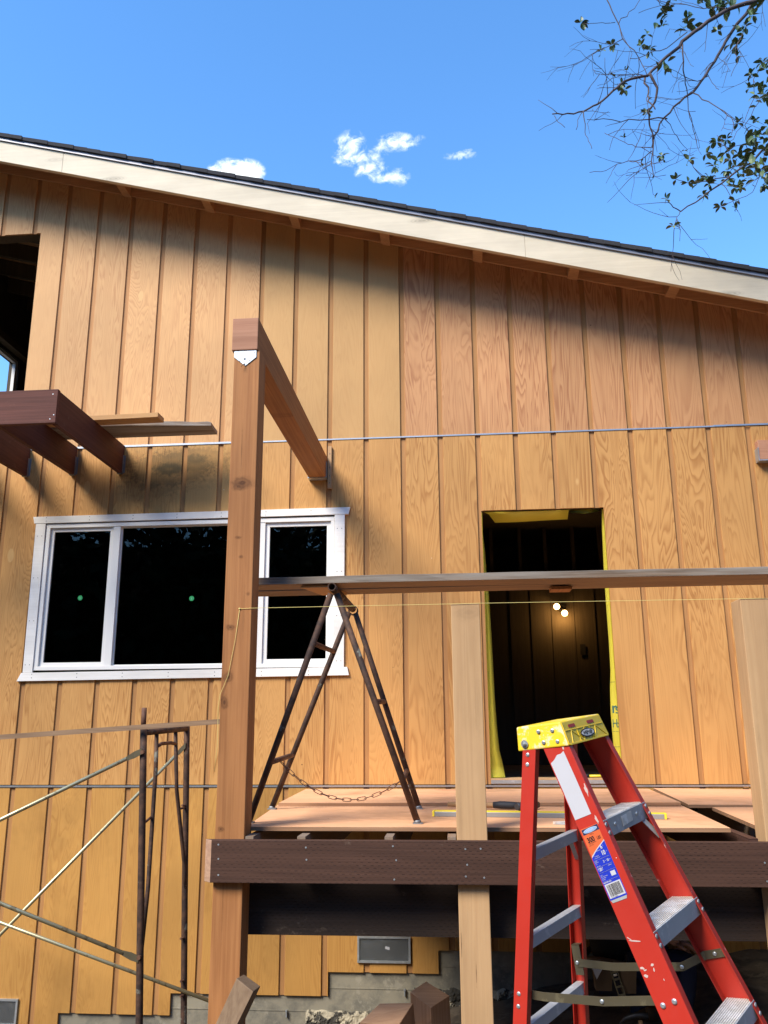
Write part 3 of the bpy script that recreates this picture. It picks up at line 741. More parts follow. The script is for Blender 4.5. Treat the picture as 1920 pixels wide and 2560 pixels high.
# small lamp inside
lp = thing('security_lamp', 'twin bulb lamp glowing on the dark wall inside the doorway', 'lamp', (1.655, 3.49, 3.03))
bm = NB(); disc(bm, (1.655, 3.4895, 3.045), (0, -1, 0), .045, .03, 20); obj('base', bm, M['black'], lp)
for bx, bz, dx, dz in ((1.585, 3.050, -.35, -.1), (1.672, 2.972, .1, -.9)):
    c = Vector((bx, 3.38, bz)); d = Vector((dx, -.75, dz)).normalized()
    bm = NB(); tube(bm, [Vector((1.655, 3.46, 3.04)), c - d * .045, c - d * .02], [.012, .024, .026], 12); s_ = obj('socket', bm, M['black'], lp)
    bm = NB(); ball(bm, c, .036, (1, 1, 1), 16, 10); obj('bulb', bm, M['bulb'], lp)
    ld = bpy.data.lights.new('bulb_light', 'POINT'); ld.energy = (.5 if bx < 1.6 else 3.2); ld.color = (1, .5, .14); ld.shadow_soft_size = .03
    lo = bpy.data.objects.new('bulb_light', ld); COL.objects.link(lo); lo.location = c + Vector((0, -.03, -.06))
# ------------------------------------------------------------------ posts and overhead beams
def post(label, x0, x1, y0, y1, z0, z1, mat, endm=None):
    bm = NB(); f = box(bm, x0, x1, y0, y1, z0, z1); f[1].material_index = 1
    return obj('timber_post', bm, [mat, endm or M['beam_end']], base=((x0 + x1) / 2, (y0 + y1) / 2, z0), label=label, cat='post', bevel=.004)
po = post('tall brown timber post carrying the overhead beam', -.735, -.595, -2.46, -2.32, -.75, 3.668, M['post_old']); 
post('short pale sawn post in front of the trestle plank, left of the red ladder', .392, .532, -2.459, -2.32, -.6, 2.283, M['post_new'])
post('short pale post at the right edge, lit on its left face', 1.760, 1.90, -2.459, -2.32, -.4, 2.283, M['post_new'])
bm = NB(); f = box(bm, -.748, -.606, -2.47, -.016, 3.670, 3.858); f[2].material_index = 1
ob = obj('overhead_beam', bm, [M['beam'], M['beam_end']], base=(-.677, -1.24, 3.67), label='heavy brown beam running from the tall post back to the wall', cat='beam', bevel=.004)
plate = thing('post_cap', 'galvanised five-sided steel post cap plate under the beam end', 'bracket', (-.672, -2.475, 3.6))
bm = NB(); P = [(-.735, 3.668), (-.613, 3.668), (-.613, 3.628), (-.672, 3.580), (-.735, 3.632)]
slab(bm, [(x, -2.4615, z) for x, z in P][::-1], (0, -1, 0), .003); obj('plate', bm, M['galv'], plate, bevel=.0008)
bm = NB(); disc(bm, (-.676, -2.4646, 3.620), (0, -1, 0), .006, .0008, 12)
for x, z in ((-.725, 3.652), (-.676, 3.655), (-.623, 3.655), (-.702, 3.608), (-.650, 3.610), (-.676, 3.592)): disc(bm, (x, -2.4646, z), (0, -1, 0), .0026, .0008, 8)
islands('nail', bm, M['screw'], plate)
bm = NB(); tube(bm, [(-.674, -2.464, 3.592), (-.682, -2.475, 3.584), (-.690, -2.478, 3.572)], .0022, 6); obj('nail', bm, M['hickory'], plate)
hg = thing('beam_hanger', 'steel hanger and pale backing strip holding the beam at the wall', 'bracket', (-.68, 0, 3.66))
bm = NB(); box(bm, -.752, -.602, -.075, -.002, 3.662, 3.6695); obj('seat', bm, M['galv'], hg)
bm = NB(); box(bm, -.6035, -.600, -.075, -.002, 3.6696, 3.80); box(bm, -.7535, -.7500, -.075, -.002, 3.6696, 3.80); islands('side_plate', bm, M['hanger'], hg)
bm = NB(); box(bm, -.597, -.566, -.026, -.001, 3.585, 3.945); obj('backing_strip', bm, M['post_new'], hg, bevel=.002)
bm = NB()
for z in (3.69, 3.76, 3.63, 3.88): disc(bm, (-.581, -.0262, z), (0, -1, 0), .004, .002, 8)
islands('bolt', bm, M['screw'], hg)
bm = NB(); f = box(bm, 2.795, 2.935, -.42, -.012, 3.668, 3.856); f[2].material_index = 1
bm.free()
bm = NB(); f = hexa(bm, [(2.80, -.075, 3.70), (2.95, -.075, 3.70), (2.95, -.004, 3.70), (2.80, -.004, 3.70), (2.80, -.075, 3.86), (2.95, -.075, 3.86), (2.95, -.004, 3.86), (2.80, -.004, 3.86)])
st = obj('beam_stub', bm, [M['beam_end']], base=(2.87, -.03, 3.7), label='reddish beam end fixed to the wall at the right edge', cat='beam', bevel=.004)
bm = NB(); box(bm, 2.797, 2.953, -.08, -.002, 3.692, 3.6985); box(bm, 2.796, 2.7995, -.08, -.002, 3.6986, 3.80); obj('beam_seat', bm, M['galv'], st)

# ------------------------------------------------------------------ deck frame
dk = thing('deck_frame', 'dark treated timber deck frame nailed to the posts', 'deck', (.5, -1.2, 1.0))
bm = NB()
hexa(bm, [(-.739, -2.500, 1.016), (3.6, -2.500, 1.016), (3.6, -2.4615, 1.016), (-.777, -2.4615, 1.016), (-.739, -2.500, 1.200), (3.6, -2.500, 1.200), (3.6, -2.4615, 1.200), (-.777, -2.4615, 1.200)])
bm.normal_update()
for f in bm.faces:
    if f.normal.x < -.5: f.material_index = 1
rb = obj('rim_beam', bm, [M['treated_x'], M['endgrain']], dk, bevel=.002)
bm = NB()
for x in (-.71, -.30, .105, .43, .51, .91, 1.32, 1.73):
    for z in (1.045, 1.11, 1.172): 
        if random.random() < .8: disc(bm, (x + random.uniform(-.012, .012), -2.5002, z + random.uniform(-.01, .01)), (0, -1, 0), .0042, .0012, 8)
islands('nail_head', bm, M['galv'], rb)
bm = NB(); box(bm, -.715, 3.6, -2.3195, -2.281, .762, 1.030); obj('carrying_beam', bm, M['treated_shaded'], dk)  # near-black colour carries the rim beam's shade
for k in range(-1, 9):
    x = -.345 + .4064 * k
    if k == -1: x = -.59
    if k == 2: x = .350
    bm = NB(); box(bm, x, x + .038, -2.4605, .0 - .04, 1.034, 1.2115)
    obj('joist', bm, M['joist'] if k not in (5,) else M['treated_y'], dk)
bm = NB(); box(bm, -.59, 3.6, -.039, -.001, 1.034, 1.2115); obj('ledger', bm, M['treated_x'], dk)

# ------------------------------------------------------------------ plywood on the deck
def ply(label, P, z0, th=.018, lift=(0, 0, 0, 0)):
    bm = NB()
    lo = [(x, y, z0 + l) for (x, y), l in zip(P, lift)]; hi = [(x, y, z + th) for x, y, z in lo]
    f = hexa(bm, lo + hi)
    for i in (2, 3, 4, 5): f[i].material_index = 1
    cx = sum(p[0] for p in P) / 4; cy = sum(p[1] for p in P) / 4
    return obj('plywood_sheet', bm, [M['deck_ply'], M['ply_edge']], base=(cx, cy, z0), label=label, cat='plywood', group='plywood sheets loose on the deck')
ply('front left plywood sheet the rusty trestle stands on', [(-.620, -2.335), (1.650, -2.325), (1.725, -1.10), (-.715, -1.13)], 1.222)
ply('rear left plywood sheet against the wall below the doorway', [(-.690, -1.24), (1.700, -1.225), (1.765, -.028), (-.735, -.034)], 1.2405, lift=(.0, .004, 0, 0))
ply('rear right plywood sheet with a curling left end', [(1.745, -1.215), (3.5, -1.20), (3.5, -.03), (1.800, -.03)], 1.222, lift=(.010, 0, 0, .024))
ply('front right plywood sheet beyond the dark gap in the deck', [(1.79, -2.335), (3.5, -2.33), (3.5, -1.26), (1.865, -1.26)], 1.222)

# ------------------------------------------------------------------ things on the deck
lv = thing('spirit_level', 'long grey and yellow spirit level lying on the plywood', 'level', (.85, -1.9, 1.24))
def lxy(s, n, z): # along the level, from left (.255,-1.80) to right (1.457,-1.91)
    a = Vector((.262, -1.835, 0)); b = Vector((1.452, -1.955, 0)); d = (b - a).normalized(); m_ = Vector((-d.y, d.x, 0))
    p = a + d * s + m_ * n; return (p.x, p.y, 1.2405 + z)
LL = 1.195
bm = NB()
def lbox(bm, s0, s1, n0, n1, z0, z1): hexa(bm, [lxy(s0, n0, z0), lxy(s1, n0, z0), lxy(s1, n1, z0), lxy(s0, n1, z0), lxy(s0, n0, z1), lxy(s1, n0, z1), lxy(s1, n1, z1), lxy(s0, n1, z1)])
lbox(bm, .012, LL - .012, 0, .055, 0, .0245); obj('body', bm, M['level_grey'], lv, bevel=.002)
bm = NB(); lbox(bm, .012, LL - .012, .002, .055, .0247, .0285); obj('top_stripe', bm, M['level_yel'], lv)
for s0, s1 in ((0, .0118), (LL - .0118, LL)):
    bm = NB(); lbox(bm, s0, s1, -.001, .056, .0, .029); obj('end_cap', bm, M['level_yel'], lv, bevel=.002)
bm = NB(); lbox(bm, .73, .79, -.0015, -.0003, .004, .022); obj('vial_window', bm, M['tread'], lv)
hm = thing('hammer', 'sledge hammer with black taped wooden handle lying on the plywood', 'hammer', (.65, -1.45, 1.24))
bm = NB(); tube(bm, [(.34, -1.36, 1.262), (.60, -1.43, 1.264), (.64, -1.44, 1.264)], [.013, .016, .016], 12); obj('handle', bm, M['hickory'], hm)
bm = NB(); tube(bm, [(.60, -1.43, 1.264), (.64, -1.44, 1.266), (.70, -1.455, 1.265), (.755, -1.47, 1.264)], [.017, .021, .020, .018], 12); obj('grip_tape', bm, M['tape'], hm)
bm = NB(); tube(bm, [(.725, -1.545, 1.2645), (.748, -1.52, 1.2645), (.83, -1.43, 1.2645), (.855, -1.405, 1.2645)], [.018, .0235, .0235, .018], 8); obj('head', bm, M['iron'], hm)
sq = thing('speed_square', 'small metal speed square lying by the front edge of the plywood', 'square', (.92, -2.2, 1.24))
bm = NB(); slab(bm, [(.86, -2.20, 1.2412), (1.00, -2.25, 1.2412), (1.03, -2.13, 1.2412)], (0, 0, 1), .003); obj('blade', bm, M['alu'], sq)
bm = NB(); bar(bm, (.86, -2.198, 1.247), (1.03, -2.128, 1.247), .018, .012); obj('fence', bm, M['tread'], sq)
bt = thing('yellow_tool', 'yellow handled tool lying on the door sill', 'tool', (1.42, .06, 1.335))
bm = NB(); tube(bm, [(1.36, .06, 1.342), (1.52, .075, 1.342)], .010, 12); obj('handle', bm, M['level_yel'], bt)
bm = NB(); tube(bm, [(1.325, .057, 1.345), (1.3595, .06, 1.343)], [.012, .014], 12); obj('grip', bm, M['tape'], bt)

# ------------------------------------------------------------------ trestle and planks
tr = thing('trestle', 'rusty folding steel trestle holding the plank above the plywood', 'trestle', (-.23, -1.8, 1.24))
zt = 2.411
NE, FE = Vector((-.224, -2.262, zt)), Vector((-.220, -1.40, zt))
bm = NB(); pipe(bm, NE, FE, .0215, .004, 18); obj('top_pipe', bm, M['rust'], tr)
bm = NB(); pipe(bm, FE + Vector((0, .01, -.005)), FE + Vector((0, .06, -.005)), .03, .005, 16); obj('collar', bm, M['rust'], tr)
legs = {'nl': (Vector((-.235, -2.215, zt - .03)), Vector((-.645, -2.17, 1.250))), 'nr': (Vector((-.205, -2.205, zt - .03)), Vector((.200, -2.185, 1.250))),
        'fl': (Vector((-.232, -1.47, zt - .03)), Vector((-.692, -1.435, 1.250))), 'fr': (Vector((-.200, -1.42, zt - .03)), Vector((.170, -1.405, 1.250)))}
legs['fl'] = (Vector((-.232, -1.47, zt - .03)), Vector((-.686, -1.44, 1.250 if True else 0)))
for k, (a, b) in legs.items():
    bm = NB(); tube(bm, [a, a.lerp(b, .5), b], .0165, 12)
    lg = obj('leg', bm, M['rust'], tr)
    zb = 1.2407 + (.0185 if False else 0)
    bm = NB(); box(bm, b.x - .022, b.x + .026, b.y - .022, b.y + .022, zb, zb + .006); tube(bm, [(b.x, b.y, zb + .005), (b.x, b.y, zb + .018)], [.020, .017], 12)
    obj('foot', bm, M['hanger'], lg)
def at(k, z):
    a, b = legs[k]; t = (a.z - z) / (a.z - b.z); return a.lerp(b, t)
for n_, z0, z1, mt in (('nl', 2.126, 2.146, 'rust_red'), ('nl', 1.531, 1.545, 'rust_red')):
    bm = NB(); tube(bm, [at('nl', z0), at('fl', z1)], .0145, 10); obj('rung', bm, M[mt], tr)
for z0, z1 in ((1.827, 1.849), (1.448, 1.453)):
    bm = NB(); tube(bm, [at('nr', z0), at('fr', z1)], .0145, 10); obj('rung', bm, M['rust_red'], tr)
# chain of links
A = at('nl', 1.531).lerp(at('fl', 1.545), .42); B = at('nr', 1.448).lerp(at('fr', 1.453), .12)
A.z -= .012; B.z -= .004
bm = NB(); N = 17; sag = .145
def cp(t):
    p = A.lerp(B, t); return Vector((p.x, p.y, p.z - sag * 4 * t * (1 - t)))
for i in range(N):
    t0, t1 = i / N - .006, (i + 1) / N + .006
    p, q = cp(max(t0, 0)), cp(min(t1, 1)); d = (q - p); L_ = d.length; d.normalize(); a, b = frame_of(d)
    if i % 2: a, b = b, a
    w = .0085; pts = []
    for k in range(13):
        t = 2 * math.pi * k / 12; cx = math.cos(t); sx = math.sin(t)
        pts.append((p + q) / 2 + d * (L_ / 2 - w) * (1 if cx > 0 else -1) * (1 if abs(cx) > .01 else 0) + d * w * cx + a * w * sx)
    tube(bm, pts, .0021, 5, cap=False)
obj('chain', bm, M['rust_red'], tr)

def plank(label, x0, x1, y0, y1, z0, th, dz, seed):
    rr = random.Random(seed); bm = NB(); n = 26; L = []
    for i in range(n + 1):
        t = i / n; x = x0 + (x1 - x0) * t; z = z0 + dz * t + .003 * math.sin(t * 5 + seed)
        j = lambda s: rr.uniform(-s, s)
        L.append([bm.verts.new(p) for p in ((x, y0 + j(.002), z), (x, y1, z), (x, y1, z + th), (x, y0 + j(.0025), z + th + j(.0015)))])
    for A_, B_ in zip(L, L[1:]):
        for k in range(4):
            f = bm.faces.new((A_[k], B_[k], B_[(k + 1) % 4], A_[(k + 1) % 4])); f.material_index = 1 if k == 0 else 0
    bm.faces.new(L[0]); bm.faces.new(L[-1][::-1]); bmesh.ops.recalc_face_normals(bm, faces=bm.faces[:])
    return obj('scaffold_plank', bm, [M['plank_edge'], M['plank_under']], base=((x0 + x1) / 2, y0, z0), label=label, cat='plank', group='grey planks on the trestle', bevel=.0015)
pk = plank('front grey weathered plank resting on the trestle', -.70, 3.4, -2.205, -2.022, 2.4345, .0385, .012, 1)
pk2 = plank('rear plank lying behind the grey front plank on the trestle', -.715, 3.4, -2.006, -1.822, 2.436, .0385, .010, 5)
bm = NB(); box(bm, .935, 1.045, -1.98, -1.86, 2.4195, 2.4352); obj('cleat', bm, M['beam'], pk2)
bm = NB(); hexa(bm, [(-.40, -2.18, 2.4215), (-.26, -2.18, 2.4215), (-.19, -1.90, 2.4215), (-.33, -1.90, 2.4215), (-.40, -2.18, 2.4338), (-.26, -2.18, 2.4338), (-.19, -1.90, 2.4338), (-.33, -1.90, 2.4338)]); obj('cleat', bm, M['board_light'], pk)

# string line
bm = NB()
pts = [(-.655, -2.4625, 2.276), (-.60, -2.464, 2.278), (.40, -2.4625, 2.281), (.53, -2.4615, 2.282), (1.76, -2.4615, 2.281), (1.9, -2.4615, 2.281)]
tube(bm, pts, .0011, 5)
tube(bm, [(-.655, -2.4625, 2.276), (-.672, -2.4645, 2.12), (-.70, -2.4645, 1.95), (-.735, -2.468, 1.86), (-.742, -2.468, 1.80), (-.738, -2.47, 1.62), (-.748, -2.47, 1.50)], .0011, 5)
ball(bm, (-.655, -2.464, 2.277), .0045, (1.4, .6, .8), 8, 6)
obj('string_line', bm, M['line'], base=(-.6, -2.46, 2.27), label='thin yellow string line stretched between the posts', cat='string')

# ------------------------------------------------------------------ balcony frame upper left with loose boards
bf = thing('balcony_frame', 'dark red timber balcony frame projecting from the wall at upper left', 'balcony', (-3, -.6, 3.77))
bm = NB(); box(bm, XL, -2.330, -1.238, -1.200, 3.772, 4.022); rim = obj('rim_board', bm, M['redwood_x'], bf, bevel=.002)
bm = NB()
for x, z in ((-2.365, 3.985), (-2.345, 3.83), (-2.37, 3.80), (-2.80, 3.84)): disc(bm, (x, -1.2382, z), (0, -1, 0), .004, .001, 8)
islands('nail_head', bm, M['galv'], rim)
for k in range(7):
    x = -2.368 - .4125 * k
    bm = NB(); box(bm, x, x + .038, -1.1995, -.006, 3.770, 4.015); obj('joist', bm, M['redwood_y'], bf, bevel=.002)
    bm = NB(); box(bm, x + .0385, x + .0398, -.03, -.004, 3.765, 3.93); box(bm, x - .0018, x - .0005, -.03, -.004, 3.765, 3.93); box(bm, x - .0018, x + .0398, -.04, -.004, 3.766, 3.7695); box(bm, x + .0400, x + .052, -.0035, -.0015, 3.78, 3.93)
    obj('joist_hanger', bm, M['hanger'], bf)
bm = NB(); hexa(bm, [(-2.95, -.600, 4.018), (-1.822, -.640, 4.018), (-1.818, -.512, 4.018), (-2.95, -.490, 4.018), (-2.95, -.600, 4.056), (-1.822, -.640, 4.056), (-1.818, -.512, 4.056), (-2.95, -.490, 4.056)])
obj('loose_board', bm, M['board_light'], base=(-2.3, -.55, 4.018), label='clean yellow board lying across the balcony frame', cat='board', bevel=.002)
bm = NB()
xs_ = [-2.95, -2.4, -2.1, -1.9, -1.7, -1.6, -1.5, -1.472]
L = []
for i, x in enumerate(xs_):
    tt = max(0, (x + 2.1) / .63)
    y0 = -.48 + .068 * tt; y1 = -.20; z1 = 4.056 - .006 * (i % 2) * tt - .004 * tt
    L.append([bm.verts.new(p) for p in ((x, y0, 4.018), (x + (.0 if i < 7 else -.008), y1, 4.018), (x + (.0 if i < 7 else -.008), y1, z1), (x, y0 + .003 * (i % 3), z1))])
for A_, B_ in zip(L, L[1:]):
    for k in range(4): bm.faces.new((A_[k], B_[k], B_[(k + 1) % 4], A_[(k + 1) % 4]))
bm.faces.new(L[0]); bm.faces.new(L[-1][::-1]); bmesh.ops.recalc_face_normals(bm, faces=bm.faces[:])
obj('loose_board', bm, timber('old_grey_board', (.24, .17, .12), (.09, .065, .05), axis='x', knots=False, weathered=(.30, .26, .22)), base=(-2.2, -.35, 4.018), label='split weathered grey board lying across the balcony frame', cat='board')

# ------------------------------------------------------------------ scaffold frame lower left
sc = thing('scaffold', 'rusty scaffold end frame with pale diagonal cross braces', 'scaffold', (-1.53, -.85, -.6))
sx = -1.535
def T_(name, pts, r, mat, parent=None, seg=12):
    bm = NB(); tube(bm, pts, r, seg); return obj(name, bm, mat, parent or sc)
T_('upright', [(-1.560, -1.24, 1.70), (-1.545, -1.24, 1.40), (-1.500, -1.24, .463), (-1.478, -1.24, .042), (-1.45, -1.24, -.58)], .0215, M['rust'])
T_('coupling_pin', [(-1.562, -1.24, 1.695), (-1.564, -1.24, 1.83)], .0165, M['rust_red'])
T_('upright', [(-1.533, -.45, 1.715), (-1.527, -.45, 1.563), (-1.49, -.45, .60), (-1.455, -.45, -.197), (-1.44, -.45, -.62)], .0215, M['rust'])
T_('top_bar', [(-1.555, -1.24, 1.677), (-1.532, -.45, 1.700)], .019, M['rust'])
T_('inner_rail', [(-1.548, -1.03, 1.668), (-1.53, -1.06, 1.45), (-1.515, -1.12, .75), (-1.50, -1.215, .42)], .0135, M['rust'])
T_('inner_rail', [(-1.535, -.69, 1.675), (-1.53, -.62, 1.30), (-1.49, -.47, .75), (-1.487, -.455, .62)], .0135, M['rust'])
T_('rung', [(-1.545, -1.035, 1.585), (-1.54, -.95, 1.605), (-1.536, -.78, 1.607), (-1.534, -.685, 1.60)], .012, M['rust_red'])
T_('link', [(-1.53, -1.235, 1.135), (-1.53, -1.10, 1.16)], .008, M['rust_red'])
T_('link', [(-1.515, -.45, 1.165), (-1.515, -.56, 1.165)], .008, M['rust_red'])
for z, x in ((1.56, -1.552), (.40, -1.497)):
    bm = NB(); disc(bm, (x + .005, -1.262, z), (0, -1, 0), .012, .02, 10); obj('lock_bolt', bm, M['rust_red'], sc)
for z, x in ((.33, -1.478), (1.18, -1.513), (.07, -1.463), (-.02, -1.46)):
    bm = NB(); disc(bm, (x - .0, -.472, z), (-.5, -1, 0), .008, .028, 8); obj('lock_bolt', bm, M['rust_red'], sc)
def brace(p, q, r=.0125, flat=(False, True)):
    p, q = Vector(p), Vector(q); d = (q - p).normalized()
    bm = NB(); tube(bm, [p + d * (.10 if flat[0] else 0), q - d * (.10 if flat[1] else 0)], r, 12)
    b = obj('cross_brace', bm, M['brace'], sc)
    for f, e, s in ((flat[0], p, 1), (flat[1], q, -1)):
        if f:
            bm = NB(); c0 = e + d * s * .105; c1 = e + d * s * .05
            a, n = frame_of(d); 
            hexa(bm, [c0 + Vector((0, -.008, -.012)), c1 + Vector((0, -.004, -.021)), c1 + Vector((0, .004, -.021)), c0 + Vector((0, .008, -.012)), c0 + Vector((0, -.008, .012)), c1 + Vector((0, -.004, .021)), c1 + Vector((0, .004, .021)), c0 + Vector((0, .008, .012))])
            hexa(bm, [c1 + Vector((0, -.004, -.021)), e + Vector((0, -.004, -.018)), e + Vector((0, .004, -.018)), c1 + Vector((0, .004, -.021)), c1 + Vector((0, -.004, .021)), e + Vector((0, -.004, .018)), e + Vector((0, .004, .018)), c1 + Vector((0, .004, .021))])
            bmesh.ops.recalc_face_normals(bm, faces=bm.faces[:])
            obj('flattened_end', bm, M['spread'], b)
brace((-3.7, -1.27, .57), (-1.552, -1.27, 1.565)); brace((-3.7, -1.262, 1.13), (-1.497, -1.262, .388))
brace((-4.3, -.475, -1.21), (-1.527, -.475, 1.585)); brace((-4.0, -.478, .79), (-1.06, -.478, -.115), flat=(False, True))
bm = NB()
# thin wooden strip resting on the frame and nailed to the tall post
P0, P1 = Vector((-2.75, -1.22, 1.652)), Vector((-.737, -2.30, 1.732))
P0 = Vector((-2.80, -.98, 1.632)); P1 = Vector((-1.065, -1.30, 1.740)); e_ = (P1 - P0)
bar(bm, Vector((-2.95, -1.28, 1.626)), Vector((-1.02, -1.298, 1.7435)), .012, .030)
obj('wooden_strip', bm, M['plank_under'], base=(-1.9, -1.3, 1.69), label='thin brown wooden strip laid across the scaffold frame', cat='board')

# ------------------------------------------------------------------ offcuts at the foot of the wall
bm = NB(); hexa(bm, [Vector(p) for p in ((-.735, -2.72, .28), (-.650, -2.76, .28), (-.640, -2.62, .26), (-.725, -2.58, .26), (-.560, -2.66, .665), (-.474, -2.71, .628), (-.468, -2.60, .620), (-.552, -2.56, .655))])
f = bm.faces[:] if False else None
bmesh.ops.recalc_face_normals(bm, faces=bm.faces[:])
oc = obj('timber_offcut', bm, timber('grey_brown_offcut', (.22, .145, .085), (.12, .07, .04)), base=(-.69, -2.67, .28), label='short grey brown offcut leaning against the foot of the tall post', cat='offcut', group='timber offcuts below the deck', bevel=.003)
bm = NB(); P = [Vector(p) for p in ((.135, -1.60, -.22), (.245, -1.74, -.22), (.345, -1.64, -.22), (.235, -1.50, -.22), (.118, -1.60, .335), (.232, -1.73, .300), (.328, -1.63, .330), (.200, -1.50, .362))]
f = hexa(bm, P); f[1].material_index = 1; bmesh.ops.recalc_face_normals(bm, faces=bm.faces[:])
obj('timber_offcut', bm, [M['offcut'], M['offcut_end']], base=(.23, -1.62, -.22), label='upright square timber block near the pale post', cat='offcut', group='timber offcuts below the deck', bevel=.003)
bm = NB(); P = [Vector(p) for p in ((-.17, -1.95, -.2), (.09, -2.03, -.2), (.20, -1.80, -.2), (-.05, -1.78, -.2), (-.115, -1.93, .285), (.080, -1.99, .290), (.150, -1.86, .358), (-.020, -1.86, .352))]
f = hexa(bm, P); f[1].material_index = 1; bmesh.ops.recalc_face_normals(bm, faces=bm.faces[:])
obj('timber_offcut', bm, [M['offcut'], M['offcut_end']], base=(.02, -1.9, -.2), label='broad reddish timber block lying left of the upright block', cat='offcut', group='timber offcuts below the deck', bevel=.003)
# ------------------------------------------------------------------ step ladder (own axes: u = depth, side, h = down from the cap)
LP = dict(x0=.7396, y0=-3.7639, z0=1.7081, yaw=-.5651, uf=-.006, sf=.3222, ur=-.1352, sr=.2059, W0=.3062, sw=.0846, dw=.0899, dr=.0486, D1=.2971, ch=.0684, t=.1056, t2=.0896)
cyw, syw = math.cos(LP['yaw']), math.sin(LP['yaw'])
def LW(u, v, h):
    t, t2 = LP['t'], LP['t2']
    u2 = u * math.cos(t) + h * math.sin(t); h2 = h * math.cos(t) - u * math.sin(t)
    v3 = v * math.cos(t2) + h2 * math.sin(t2); h3 = h2 * math.cos(t2) - v * math.sin(t2)
    return Vector((LP['x0'] + cyw * u2 - syw * v3, LP['y0'] + syw * u2 + cyw * v3, LP['z0'] - h3))
def vs(side, h, off=0): return (-LP['sw'] * h + off) if side == 0 else (LP['W0'] + LP['sw'] * h - off)
def uf(h): return LP['uf'] + LP['sf'] * h
def ur(h): return LP['ur'] - LP['sr'] * h
lad = thing('step_ladder', 'red fibreglass step ladder with yellow cap and worn aluminium steps', 'ladder', LW(.1, .15, 1.72))
H0, H1 = .03, 1.76
def rail(name, fu, depth, fl, mat_web, mat_fl, side, sgn):
    """C-channel rail: outer web plus two flanges turned inwards. fu(h) = edge, web goes to fu+sgn*depth"""
    bm = NB(); th = .0035
    def q(a0, a1, o0, o1, mi):
        P = []
        for h in (H1, H0):
            for a, o in ((a0, o0), (a1, o0), (a1, o1), (a0, o1)): P.append(LW(fu(h) + sgn * a, vs(side, h, o), h))
        fs = hexa(bm, P, mi); return fs
    q(0, depth, 0, th, 0); q(0, th, th, fl, 1); q(depth - th, depth, th, fl, 1)
    bmesh.ops.recalc_face_normals(bm, faces=bm.faces[:])
    return obj(name, bm, [mat_web, mat_fl], lad, bevel=.0012)
FR = {}
for side in (0, 1):
    FR[side] = rail('front_rail', uf, LP['dw'], .030, M['fiber'], M['fiber_in'], side, -1)
    FR[side + 2] = rail('rear_rail', ur, LP['dr'], .028, M['fiber'], M['fiber'], side, 1)
# steps
def LB(bm, u0, u1, v0a, v0b, h0, h1, mi=0):
    P = [LW(u, v, h) for h in (h1, h0) for u, v in ((u0, v0a), (u1, v0a), (u1, v0b), (u0, v0b))]
    f = hexa(bm, P, mi); return f
for k in range(5):
    h = LP['D1'] + .3048 * k
    e = uf(h) - .001; v0, v1 = vs(0, h, .004), vs(1, h, .004)
    bm = NB(); LB(bm, e - .083, e, v0, v1, h, h + .003); LB(bm, e - .003, e + .002, v0, v1, h - .0005, h + .052); LB(bm, e - .083, e - .080, v0, v1, h + .0031, h + .03)
    bmesh.ops.recalc_face_normals(bm, faces=bm.faces[:])
    s_ = obj('step', bm, M['alu'], lad, bevel=.001)
    bm = NB()
    for i in range(11):
        u = e - .080 + i * .0073; LB(bm, u, u + .0045, v0 + .001, v1 - .001, h - .0022, h - .0002)
    bmesh.ops.recalc_face_normals(bm, faces=bm.faces[:])
    obj('tread', bm, M['tread'], s_)
    for side in (0, 1):
        bm = NB()
        for dh, du in ((.012, -.012), (.036, -.006)):
            hh = h + dh; c = LW(uf(hh) + .0, vs(side, hh, .012), hh); n = LW(uf(hh) + .1, vs(side, hh, .012), hh) - c
            disc(bm, c, n, .0072, .003, 12, .5)
        islands('rivet', bm, M['galv'], s_)
    # diagonal gusset under the step
    if k in (0, 4):
        for side in (0, 1):
            bm = NB(); hh = h + .11
            a = LW(e - .012, vs(side, h, .05), h + .03); b = LW(uf(hh) - .010, vs(side, hh, .008), hh)
            bar(bm, a, b, .020, .002, LW(1, 0, 0) - LW(0, 0, 0)); obj('gusset', bm, M['alu'], s_)
# rear braces
for k in range(6):
    h = .375 + .2535 * k
    if h > 1.7: break
    v0, v1 = vs(0, h, .001), vs(1, h, .001); e = ur(h) + .030
    bm = NB(); LB(bm, e - .022, e + .010, v0, v1, h, h + .0025); LB(bm, e + .0075, e + .010, v0, v1, h + .0026, h + .034)
    bmesh.ops.recalc_face_normals(bm, faces=bm.faces[:])
    b_ = obj('rear_brace', bm, M['alu'], lad, bevel=.0008)
    if k == 0:
        bm = NB(); bar(bm, LW(e, v1 - .06, h + .03), LW(ur(h + .1) + .03, vs(1, h + .1, .004), h + .1), .002, .016, LW(1, 0, 0) - LW(0, 0, 0)); obj('gusset', bm, M['alu'], b_)
